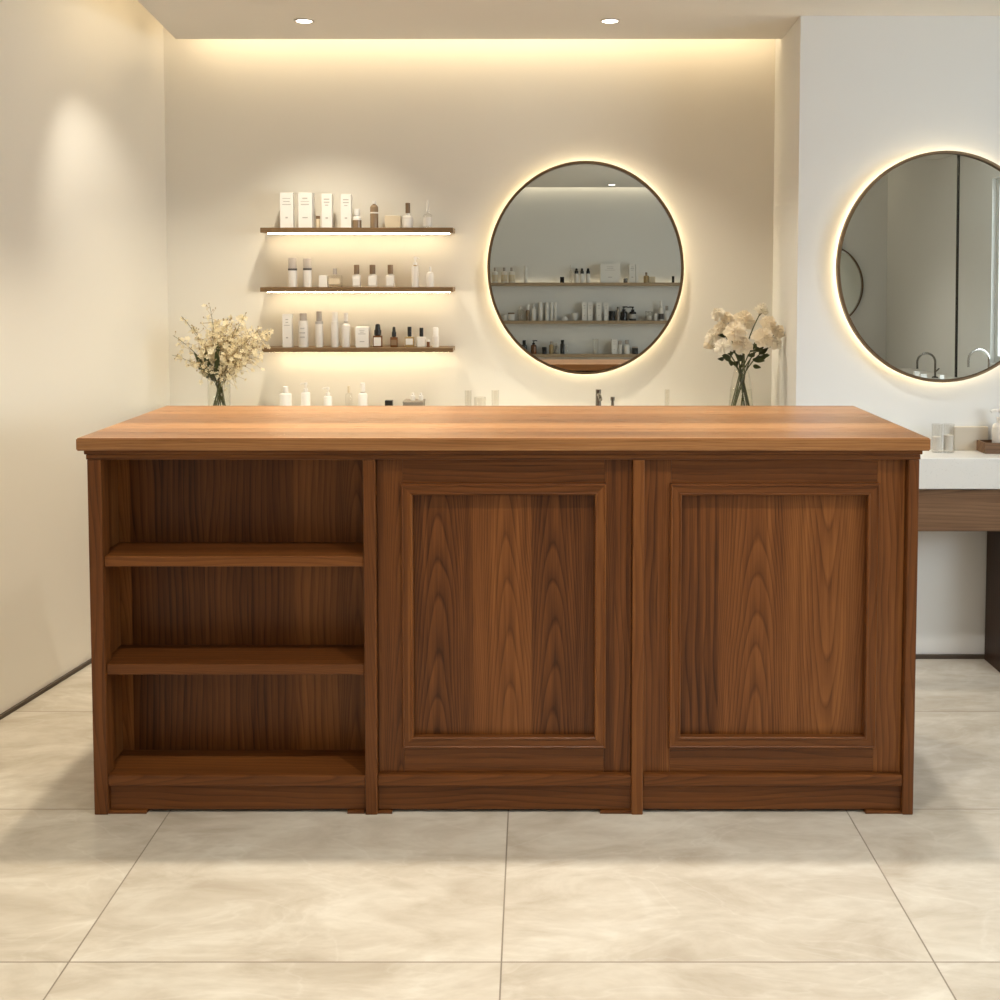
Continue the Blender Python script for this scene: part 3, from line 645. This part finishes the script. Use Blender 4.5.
# ------------------------------------------------------------------ products reflected in the alcove mirror
YP = YO+.085
def MR(k, x0, x1, yt):
    A = PM(x0, yt, YP); B = PM(x1, yt, YP); return ((A.x+B.x)/2, YP, MSZ[k]+.0003), abs(B.x-A.x), max(.02, A.z-MSZ[k])
H1, H2, H3 = 'products on the top reflected shelf', 'products on the middle reflected shelf', 'products on the lowest reflected shelf'
R1 = ' on the top shelf reflected in the mirror'; R2 = ' on the middle shelf reflected in the mirror'; R3 = ' on the lowest shelf reflected in the mirror'
kw = dict(facing=1)
for x0, x1, lab in ((492, 498.2, 'frosted bottle at the left end'), (501.2, 507.2, 'frosted bottle, middle of the three at left'), (508.6, 514.8, 'frosted bottle beside the slim white tube')):
    bottle(*MR(0, x0, x1, 267.6), lab+R1, H1, .75, 'frost', 'greycap', .4, .05, lab=(.1, .7), lab_c='cream', **kw)
tube_bottle(*MR(0, 523.8, 527.2, 265.8), 'slim white tube standing alone'+R1, H1, cap='white')
jar(*MR(0, 560, 564.2, 277), 'small round black pot'+R1, H1, 'black', 'black')
bottle(*MR(0, 569.4, 572, 265), 'thin clear bottle left of the black droppers'+R1, H1, .7, 'glass_dense', 'frost', .5, .05, **kw)
for x0, x1, lab in ((574.4, 578.6, 'first of three white bottles with black droppers'), (580, 584, 'centre of three white bottles with black droppers'), (586, 590.2, 'third of three white bottles with black droppers')):
    bottle(*MR(0, x0, x1, 268.4), lab+R1, H1, .62, 'white', 'black', .9, .03, dropper=True, **kw)
def mcarton(spec, label, grp, d=None, mat='card', marks=True):
    loc, w, h = spec; return carton(loc, w, h, label, grp, d=d or w*.6, mat=mat, marks=marks, rz=pi, name='carton')
mcarton(MR(0, 600.2, 619.4, 264), 'large square white box with grey print'+R1, H1, .09)
jar(*MR(0, 623.4, 627.6, 278.5), 'small dark pot beside the square white box'+R1, H1, 'steel', 'steel')
mcarton(MR(0, 629, 635.2, 264), 'tall white carton near the amber bottle'+R1, H1, .06)
mcarton(MR(0, 635.6, 638.6, 264.4), 'narrow white carton touching the tall one'+R1, H1, .05, marks=False)
bottle(*MR(0, 643.6, 649, 272.4), 'small amber bottle'+R1, H1, .7, 'gold', 'brown', .4, .05, **kw)
mcarton(MR(0, 649.6, 655, 276.8), 'small honey coloured box'+R1, H1, .05, 'cream', False)
jar(*MR(0, 671.8, 674.4, 276.2), 'tiny black bottle at the right end'+R1, H1, 'black', 'black')
jar(*MR(1, 502.8, 507, 315), 'small pale jar at the left end'+R2, H2)
jar(*MR(1, 508, 514.6, 312.6), 'white jar with dark lid'+R2, H2, 'white', 'brown', .2)
bottle(*MR(1, 517.6, 523.4, 306.4), 'clear bottle beside the dark lidded jar'+R2, H2, .8, 'glass_dense', 'frost', .5, .04, **kw)
bottle(*MR(1, 525.8, 530, 304.8), 'brownish bottle with pale cap'+R2, H2, .66, 'taupe', 'white', .7, .04, **kw)
bottle(*MR(1, 531.2, 536, 303.4), 'white pump bottle left of the white tubes'+R2, H2, .72, 'white', 'white', .5, .04, pump='r', **kw)
for x0, x1, lab in ((538.4, 542.6, 'first of four tall white tubes'), (545, 549, 'second of four tall white tubes'), (550, 553, 'third of four tall white tubes'), (553.6, 557, 'fourth of four tall white tubes')):
    tube_bottle(*MR(1, x0, x1, 302.5), lab+R2, H2, cap='white', cap_f=.35)
loc, wdt, hgt = MR(1, 561, 568, 316); t = thing('soap_shell', 'low rounded pale soap'+R2, 'soap', loc, H2)
MB().lathe([(0, 0), (wdt*.45, 0), (wdt*.5, hgt*.3), (wdt*.32, hgt*.85), (0, hgt)], 18, sy=.7).build('body', M['card'], t, True)
loc, wdt, hgt = MR(1, 571.4, 578.4, 313); t = thing('bowl', 'small white bowl'+R2, 'bowl', loc, H2)
MB().lathe([(0, 0), (wdt*.28, 0), (wdt*.42, hgt*.4), (wdt*.5, hgt), (wdt*.46, hgt), (wdt*.36, hgt*.4), (0, hgt*.2)], 22).build('body', M['white'], t, True)
for x0, x1, lab in ((582, 586.8, 'first of four tall white cartons'), (587.6, 592.6, 'second of four tall white cartons'), (596.2, 601.4, 'third of four tall white cartons'), (604, 608.2, 'fourth of four tall white cartons')):
    mcarton(MR(1, x0, x1, 302.6), lab+R2, H2)
jar(*MR(1, 608.9, 615, 311), 'squat black jar'+R2, H2, 'black', 'black')
tube_bottle(*MR(1, 616.8, 619.6, 307), 'slim grey tube between black containers'+R2, H2, cap='steel', mat='greycap')
bottle(*MR(1, 620.4, 627.2, 306.4), 'black pump bottle beside the slim grey tube'+R2, H2, .66, 'black', 'black', .5, .04, pump='r', **kw)
bottle(*MR(1, 629.2, 636.2, 306.6), 'black pump bottle with pale label'+R2, H2, .66, 'black', 'black', .5, .04, pump='l', lab=(.2, .7), lab_c='ink', **kw)
tumbler(*MR(1, 645, 652.8, 311), 'clear tumbler'+R2, H2, .5)
jar(*MR(1, 653.8, 657.4, 313.4), 'small white jar beside the tumbler'+R2, H2)
bottle(*MR(1, 658.6, 663.8, 300.8), 'tall pale bottle with dark label'+R2, H2, .7, 'frost', 'white', .6, .04, lab=(.1, .5), lab_c='darkink', **kw)
bottle(*MR(1, 664.4, 669.4, 306), 'white bottle at the right end'+R2, H2, .7, 'white', 'greycap', .6, .04, **kw)
bottle(*MR(2, 521.4, 527, 340.2), 'black bottle at the left end'+R3, H3, .7, 'black', 'black', .6, .04, **kw)
bottle(*MR(2, 530.6, 536.6, 340.2), 'dark brown pump bottle'+R3, H3, .68, 'amber', 'black', .5, .04, pump='r', **kw)
jar(*MR(2, 542, 546.6, 347), 'small black jar'+R3, H3, 'black', 'black')
bottle(*MR(2, 549, 553.6, 341.4), 'khaki bottle'+R3, H3, .75, 'gold', 'greycap', .6, .04, **kw)
bottle(*MR(2, 555.2, 558.8, 343), 'clear bottle right of the khaki one'+R3, H3, .75, 'glass_dense', 'frost', .6, .04, **kw)
bottle(*MR(2, 560.2, 564.6, 340), 'tall slim black bottle'+R3, H3, .78, 'black', 'black', .75, .03, **kw)
bottle(*MR(2, 565.6, 568, 344), 'thin clear vial by the black bottle'+R3, H3, .75, 'glass_dense', 'frost', .6, .04, name='vial', **kw)
tumbler(*MR(2, 592.6, 598.6, 339), 'tall clear glass with white filling'+R3, H3, .25)
mcarton(MR(2, 611.4, 617, 339), 'white carton'+R3, H3, .06)
tube_bottle(*MR(2, 618, 622, 341), 'white tube beside the carton'+R3, H3, cap='greycap')
bottle(*MR(2, 624, 630, 340), 'white bottle with grey cap'+R3, H3, .7, 'white', 'greycap', .6, .04, **kw)
jar(*MR(2, 632, 638, 346.6), 'low black pot at the right end'+R3, H3, 'black', 'greycap', .2)

# ------------------------------------------------------------------ what the right mirror shows
t = thing('side_vanity', 'pale washstand along the window wall reflected in the vanity mirror', 'vanity', (2.98, .6, 0))
MB().box(-.26, .255, -1.5, 1.6, .0, .755).build('cabinet_body', M['wood_wash'], t)
MB().box(-.28, .258, -1.52, 1.62, .756, .80, bev=.003).build('stone_top', M['stone'], t)
def goose(px, pyt, mat, label):
    c = PMX(px, pyt+8, 2.98); zt = max(.9, PMX(px, pyt, 2.98).z); hgt = zt-.80
    f = thing('basin_tap', label, 'tap', (3.05, c.y, .8003)); r = .068
    pts = [(0, 0, .01), (0, 0, hgt-r)] + [(-r+r*cos(a), 0, hgt-r+r*sin(a)) for a in [pi*i/14 for i in range(1, 15)]] + [(-2*r, 0, hgt-r-.05)]
    MB().tube(pts, .008, 12).build('spout', M[mat], f, True)
    MB().lathe([(0, 0), (.024, 0), (.024, .006), (.014, .012), (0, .012)], 18).build('base', M[mat], f, True)
    h = MB(); h.tube([(0, .012, .05), (0, .045, .062), (0, .075, .075)], .006, 8); h.build('lever', M[mat], f, True)
    return c
c1 = goose(926, 353.3, 'steel', 'arched dark tap reflected in the vanity mirror near its lower centre')
c2 = goose(978.5, 349.5, 'chrome', 'arched chrome tap reflected at the right of the vanity mirror')
for px, w_, h_, lab in ((916.5, .04, .06, 'small white box beside the dark tap reflected in the vanity mirror'), (923, .045, .05, 'white cube before the dark tap reflected in the vanity mirror'), (941.5, .03, .07, 'pale slim tube right of the dark tap reflected in the vanity mirror')):
    c = PMX(px, 372, 2.86)
    carton((2.86, c.y, .8003), w_, h_, lab, None, mat='card', marks=False, name='box')
# round mirror on the far wall, a slice of which the vanity mirror shows
c = PMY(826, 285.5, YO+.03)
t = thing('wall_mirror', 'round mirror on the far wall, partly reflected in the vanity mirror', 'mirror', (c.x, YO, c.z))
oval_ring(MB(), .34, .37, .012, .015, .04).build('frame', M['bronze'], t, True)
oval_disc(MB(), .329, .359, .016, .022).build('glass', M['mirror'], t)

# ------------------------------------------------------------------ flowers
def vase(loc, prof, label, water=None):
    t = thing('glass_vase', label, 'vase', loc); k = .0025
    inner = [(max(r-k, 0), z) for r, z in prof[::-1]]; inner[-1] = (inner[-1][0], prof[0][1]+.010)
    MB().lathe([(0, 0)]+prof+inner+[(0, prof[0][1]+.010)], 32).build('body', M['glass'], t, True)
    if water:
        wp = [(max(r-k-.0006, 0), max(z, .0105)) for r, z in prof if z <= water]
        rl = wp[-1][0]
        MB().lathe([(0, .0105)]+wp+[(rl, water), (0, water)], 32).build('water', M['water'], t, True)
    return t
YFV = 4.60
def bez(p0, p1, p2, n=10):
    return [p0*(1-t)**2+p1*2*t*(1-t)+p2*t*t for t in [i/n for i in range(n+1)]]
def leaf_mesh(mb, a, b, wd, up=Vector((0, -1, 0)), bend=.15):
    b_ = bmesh.new(); n = 7; d = (b-a); s = d.cross(up).normalized(); nrm = s.cross(d).normalized(); rows = []
    for i in range(n+1):
        t = i/n; c = a+d*t+nrm*(d.length*bend*sin(pi*t)); w = wd*(sin(pi*min(.97, .06+t*.92))**.8)*.5
        rows.append((b_.verts.new(c-s*w+nrm*.15*w), b_.verts.new(c), b_.verts.new(c+s*w+nrm*.15*w)))
    for r0, r1 in zip(rows, rows[1:]):
        b_.faces.new((r0[0], r0[1], r1[1], r1[0])); b_.faces.new((r0[1], r0[2], r1[2], r1[1]))
    bmesh.ops.solidify(b_, geom=b_.faces[:], thickness=.0006)
    mb.merge(b_)
# left vase: sprigs of small cream blossoms
vl = P(219.2, 400, YFV)
vase((vl.x, YFV, ZV+.0003), [(.044, 0), (.047, .004), (.047, .10), (.048, P(219, 376, YFV).z-ZV-.01), (.051, P(219, 375, YFV).z-ZV)], 'clear cylinder vase of blossom sprigs behind the counter near the left wall', .13)
crossL = P(219.6, 388.5, YFV)
def blossom(mb, c, r, rnd):
    """a little open flower of five petals"""
    b = bmesh.new(); ax = Vector((rnd.uniform(-1, 1), rnd.uniform(-1.3, .3), rnd.uniform(-.3, 1))).normalized()
    q = ax.to_track_quat('Z', 'Y').to_matrix(); o0 = b.verts.new(c)
    ph = rnd.uniform(0, 6)
    for i in range(5):
        a = ph+i*2*pi/5; h = rnd.uniform(.15, .5)
        p1 = b.verts.new(c+q@Vector((cos(a-.5)*r*.75, sin(a-.5)*r*.75, r*h))); p2 = b.verts.new(c+q@Vector((cos(a)*r*1.1, sin(a)*r*1.1, r*h*.8))); p3 = b.verts.new(c+q@Vector((cos(a+.5)*r*.75, sin(a+.5)*r*.75, r*h)))
        b.faces.new((o0, p1, p2, p3))
    mb.merge(b)
tips = [((173, 335.5), 'lowest reaching', .3), ((181.5, 316), '', .3), ((210, 306.5), '', .7), ((228, 317.5), '', .9), ((246, 312.5), '', .6), ((268.5, 333), '', 1.25), ((172, 355), '', .35), ((257, 331), '', 1.2), ((241, 361), '', .8), ((192.5, 327), '', .55), ((218.5, 322), '', 1.1), ((236, 327), '', 1.2), ((254, 347), '', 1.2), ((196, 361), '', .4), ((212, 333), '', 1.0), ((244, 342), '', 1.2), ((228, 337), '', 1.2), ((203, 345), '', .8)]
sl = ['thin sprig pointing left at mid height from the cylinder vase', 'thin sprig rising towards the upper left of the cylinder vase', 'tallest sprig, standing upright above the cylinder vase', 'full blossom sprig just right of the tallest one in the cylinder vase',
      'sprig with bare tip rising to the upper right of the cylinder vase', 'longest sprig leaning right until it touches the lowest shelf', 'lowest thin sprig drooping left from the cylinder vase', 'full blossom sprig leaning right beneath the bare tipped one', 'short sprig hanging at lower right over the cylinder vase rim',
      'loose sprig between the two thin left ones in the cylinder vase', 'full sprig in the upper middle of the cylinder vase bouquet', 'full sprig right of centre in the cylinder vase bouquet', 'full low sprig leaning right below the longest one', 'short bare sprig at lower left over the cylinder vase rim',
      'sprig left of centre in the cylinder vase bouquet', 'dense sprig in the right half of the cylinder vase bouquet', 'dense sprig at the heart of the cylinder vase bouquet', 'half open sprig low in the left half of the cylinder vase bouquet']
for i, ((px, py), _, dens) in enumerate(tips):
    rnd = random.Random(100+i); tip = P(px, py, YFV+rnd.uniform(-.07, .06))
    dx = (tip.x-crossL.x)
    ft_ = Vector((crossL.x-(1 if dx > 0 else -1)*rnd.uniform(.002, .044), YFV+rnd.uniform(-.022, .022), ZV+.012))
    ft_.x = max(vl.x-.037, min(vl.x+.037, ft_.x))
    cr_ = crossL+Vector((rnd.uniform(-.010, .010), rnd.uniform(-.012, .012), 0))
    t = thing('blossom_sprig', 'cream '+sl[i], 'flower', (vl.x, YFV, ZV+.0115), 'blossom sprigs in the cylinder vase')
    o_ = Vector((vl.x, YFV, ZV+.0115))
    mid = cr_.lerp(tip, .5)+Vector((-dx*.12, 0, .03+.04*abs(dx)))
    path = [ft_, ft_.lerp(cr_, .5)]+bez(cr_, mid, tip, 10)
    n = len(path)
    MB().tube([p-o_ for p in path], [.0021-(.0013*k/(n-1)) for k in range(n)], 6).build('stem', M['green'], t, True)
    fl = MB(); bd = MB()
    cnt = int(66*dens)+10
    for k in range(cnt):
        s = rnd.uniform(.30 if dens > .5 else .38, 1.0); q = bez(cr_, mid, tip, 40)[int(s*40)]
        sp = .010+.024*dens*(1-abs(s-.65))
        if s > .88: sp *= .45
        c = q+Vector((rnd.gauss(0, sp), rnd.gauss(0, sp), rnd.gauss(0, sp)))-o_
        big = rnd.random() < (.85 if dens > .5 else .55)
        if s > .93: big = rnd.random() < .4
        if big: blossom(fl, c, rnd.uniform(.007, .0135), rnd)
        else: bd.lathe([(0, 0), (.0024, .0015), (.0026, .004), (0, .0075)], 6, c.x, c.y, c.z)
        fl_q = q-o_
        bd.tube([fl_q, c], .0006, 4)
    fl.build('blossoms', M['sprig'], t); bd.build('buds', M['bud'], t)
    if i in (0, 2, 6, 9, 10, 14, 16, 17):
        l = MB(); q = bez(cr_, mid, tip, 40); a = q[6]-o_; b = q[22]-o_+Vector((rnd.uniform(-.02, .02), -.02, rnd.uniform(-.01, .02)))
        leaf_mesh(l, a, b, .022); l.build('leaf', M['leaf'], t, True)
# right vase: carnations
vr = P(741, 400, YFV)
zt_ = P(741, 364.5, YFV).z-ZV; wl = P(741, 389.5, YFV).z-ZV
vase((vr.x, YFV, ZV+.0003), [(.050, 0), (.0535, .004), (.0525, .03), (.046, wl), (.036, zt_-.05), (.0295, zt_-.018), (.0315, zt_)], 'clear waisted vase of carnations behind the counter beside the pillar', wl)
crossR = P(742, 377, YFV)
def carnation(mb, c, r, ax, rnd):
    q = ax.to_track_quat('Z', 'Y').to_matrix()
    for k, (s, h, op) in enumerate(((1.0, .10, .25), (.92, .34, .45), (.74, .58, .8), (.52, .78, 1.2), (.28, .92, 1.8))):
        b = bmesh.new(); seg = 30; ph = rnd.uniform(0, 6); n1 = rnd.choice((5, 6, 7)); n2 = rnd.choice((11, 13)); rows = []
        for j in range(5):
            t = j/4; row = []
            for i in range(seg):
                a = 2*pi*i/seg
                ru = 1+t*(.10*sin(n1*a+ph)+.07*sin(n2*a+ph*2))
                rad = r*s*(.12+.88*t**.8)*ru
                z = r*(h-.45)+r*(.30*op*t*t-.10*t)+t*r*(.10*sin(n1*a+ph*1.7)+.07*cos(n2*a))
                row.append(b.verts.new(c+q@Vector((rad*cos(a), rad*sin(a), z*.9))))
            rows.append(row)
        for r0, r1 in zip(rows, rows[1:]):
            for i in range(seg): b.faces.new((r0[i], r0[(i+1)%seg], r1[(i+1)%seg], r1[i]))
        mb.merge(b)
heads = [(717.5, 313.2, 7.2, 'small carnation at the upper left, turned sideways'), (727, 316.8, 6.4, 'small carnation tucked beside the upper left one'), (744, 319, 11, 'large carnation at the top centre'), (762, 309.3, 7.6, 'highest carnation, alone on a tall stem'),
         (769, 322.5, 8.4, 'carnation right of and below the highest one'), (778.5, 330.5, 7.4, 'carnation farthest right beside the pillar'), (713.5, 335.5, 9, 'carnation at the left edge'), (721, 328.5, 8.5, 'carnation above the left edge one'),
         (735, 330, 11, 'large carnation left of the middle'), (722.5, 345.6, 9, 'carnation at the lower left'), (742.6, 344.4, 10, 'carnation at the lower centre, facing the room'), (763.6, 336.4, 11, 'large carnation right of the middle'), (775.5, 342, 7.6, 'carnation at the lower right behind the others'), (709.3, 343, 6.4, 'lowest carnation at far left')]
for i, (px, py, rp, lab) in enumerate(heads):
    rnd = random.Random(300+i); big = rp > 9.5
    Yh = YFV+(-.14 if i in (8, 9, 10, 11) else (-.10 if i in (5, 12, 4) else (.04 if i == 13 else 0)))
    c = P(px, py, Yh); r = rp*Yh/FPX*1.03; o_ = Vector((vr.x, YFV, ZV+.0115))
    ax = Vector(((c.x-crossR.x)*3.2+(-.3 if i == 0 else 0), -.75 if i != 3 else -.25, .75)).normalized()
    t = thing('carnation', 'cream '+lab+' of the waisted vase bouquet', 'flower', o_, 'carnations in the waisted vase')
    cr_ = crossR+Vector((rnd.uniform(-.012, .012), rnd.uniform(-.012, .012), 0))
    ft_ = Vector((vr.x-(c.x-crossR.x)*.45+rnd.uniform(-.008, .008), YFV+rnd.uniform(-.025, .025), ZV+.013)); ft_.x = max(vr.x-.042, min(vr.x+.042, ft_.x))
    base = c-ax*r*.5
    path = [ft_, ft_.lerp(cr_, .55)]+bez(cr_, cr_.lerp(base, .5)+Vector((-(base.x-cr_.x)*.2, 0, .02)), base, 8)
    MB().tube([p-o_ for p in path], .0026, 6).build('stem', M['green'], t, True)
    h = MB(); carnation(h, c-o_, r, ax, rnd); h.build('blossom', M['petal'] if i % 3 else M['petal2'], t, True)
    cal = MB(); cal.tube([c-ax*r*.95-o_, c-ax*r*.6-o_, c-ax*r*.15-o_], [.003, .006, .008], 8); cal.build('calyx', M['leaf'], t, True)
    for k in range(1 if i in (0, 1, 13) else (2 if i in (3, 7) else 3)):
        l = MB(); s = rnd.uniform(.30, .72); a = cr_.lerp(base, s); dr = 1 if rnd.random() < .5+(c.x-crossR.x)*4 else -1
        b = a+Vector((dr*rnd.uniform(.02, .045), -.035, rnd.uniform(-.005, .03))); leaf_mesh(l, a-o_, b-o_, rnd.uniform(.015, .023), bend=.12); l.build('leaf', M['leaf'], t, True)

# ------------------------------------------------------------------ lamps
def downlight(x, y, label):
    t = thing('downlight', label, 'ceiling light', (x, y, ZC), 'recessed ceiling downlights')
    MB().lathe([(.040, -.0005), (.040, -.004), (.031, -.004), (.031, -.0005)], 32).build('trim_ring', M['trimmetal'], t, True)
    MB().lathe([(0, -.0008), (.0305, -.0008), (.0305, -.0028), (0, -.0028)], 32).build('lens', M['lamp'], t, True)
    return t
def spot(x, y, z, power, ang, blend=.6, col=(1, .93, .82), rad=.035, tgt=None):
    l = bpy.data.lights.new('downlight_beam', 'SPOT'); l.energy = power; l.spot_size = radians(ang); l.spot_blend = blend; l.color = col; l.shadow_soft_size = rad
    o = bpy.data.objects.new('downlight_beam', l); COL.objects.link(o); o.location = (x, y, z)
    if tgt is not None: o.rotation_euler = (Vector(tgt)-Vector((x, y, z))).to_track_quat('-Z', 'Y').to_euler()
    return o
def area(loc, sx, sy, power, tgt, col, name='cove_light', spread=180):
    l = bpy.data.lights.new(name, 'AREA'); l.shape = 'RECTANGLE'; l.size = sx; l.size_y = sy; l.energy = power; l.color = col; l.spread = radians(spread)
    o = bpy.data.objects.new(name, l); COL.objects.link(o); o.location = loc
    d = Vector(tgt)-Vector(loc); o.rotation_euler = d.to_track_quat('-Z', 'Y').to_euler()
    return o
PW = dict(visible=70, over_l=116, over_m=72, over_r=74, front_l=48, front_m=78, front_r=32, right=6, rear=36, wash=20, back_cove=4.0, left_cove=1.6, far_cove=7, window=62)
COLS = dict(wash=(1,.93,.80), over_l=(1,.88,.68), front_l=(1,.90,.72), visible=(1,.90,.71), over_r=(1,.97,.92), right=(1,.98,.95))
def spots(key, pts, labels, ang=100, blend=.75):
    for (x, y), lb_ in zip(pts, labels):
        downlight(x, y, 'round recessed ceiling downlight '+lb_)
        spot(x, y, ZC-.012, PW[key], ang, blend, COLS.get(key, (1, .93, .82))).data.name = key
d1, d2 = PZ(304, 20.5, ZC), PZ(610, 20.5, ZC)
spots('visible', [(d1.x, d1.y), (d2.x, d2.y)], ['above the lit shelves', 'above the alcove mirror'], 105, .9)
spots('over_l', [(-1.02, 3.29)], ['over the counter end near the left wall'])
spots('over_m', [(-.05, 3.29)], ['over the middle of the counter'])
spots('over_r', [(.92, 3.29)], ['over the counter end near the vanity'])
spots('front_l', [(-1.15, 2.15)], ['in front of the counter by the left wall'])
spots('front_m', [(.2, 2.15)], ['in front of the counter middle'])
spots('front_r', [(1.15, 2.15)], ['in front of the counter by the vanity'])
spots('right', [(2.2, 3.3)], ['before the stone vanity'])
spots('rear', [(-1.5, .3), (0, .5), (1.5, .3), (2.4, -.1), (.7, -.1)], ['by the left wall behind the camera', 'mid room behind the camera', 'towards the window behind the camera', 'by the far round mirror', 'before the reflected shelves'])
wl_ = (-1.42, 3.92)
downlight(wl_[0], wl_[1], 'round recessed ceiling downlight washing the left wall'); spot(wl_[0], wl_[1], ZC-.012, PW['wash'], 64, .9, COLS.get('wash', (1, .93, .82)), tgt=(-1.68, 4.45, 1.42), rad=.02).data.name = 'wash'
CW = (1.0, .78, .48)
area(((eA.x+XB)/2, eA.y+.02, ZC+.065), abs(XB-eA.x)-.05, .02, PW['back_cove'], ((eA.x+XB)/2, YB, ZC+.05), COLS.get('back_cove', CW), 'back_cove')
# left cove: runs along the slot
for y0, y1 in ((2.6, 3.85), (3.95, 4.6)):
    ym = (y0+y1)/2; xx = (eB.x-.01 if ym > 3.9 else XL(ym)+.13)
    o = area((xx, ym, ZC+.09), .03, y1-y0, PW['left_cove']*.5, (XL(ym), ym, ZC-.06), COLS.get('left_cove', CW), 'left_cove')
    o.rotation_euler = Vector((-1, .17, -.55)).to_track_quat('-Z', 'Z').to_euler()
area((.4, YO+.04, ZT-.035), 5.2, .03, PW['far_cove'], (.4, YO+.015, 2.0), (1, .84, .6), 'far_cove')
# daylight through the window
area((XR+.17, (WY0+WY1)/2, (WZ0+WZ1)/2), WY1-WY0-.1, WZ1-WZ0-.1, PW['window'], (0, (WY0+WY1)/2, 1.2), COLS.get('window', (.87, .95, 1.0)), 'window')

# ------------------------------------------------------------------ world, view
W = bpy.data.worlds.new('daylight'); SC.world = W; W.use_nodes = True
bg = W.node_tree.nodes['Background']; bg.inputs[0].default_value = (.82, .92, 1, 1); bg.inputs[1].default_value = 1.5
vs = SC.view_settings; vs.view_transform = 'Standard'; vs.look = 'None'; vs.gamma = 1.0; vs.use_curve_mapping = False; vs.exposure = 0.0
SC.cycles.max_bounces = 10; SC.cycles.transparent_max_bounces = 24; SC.cycles.caustics_reflective = False; SC.cycles.caustics_refractive = False
SC.cycles.sample_clamp_indirect = 4.0
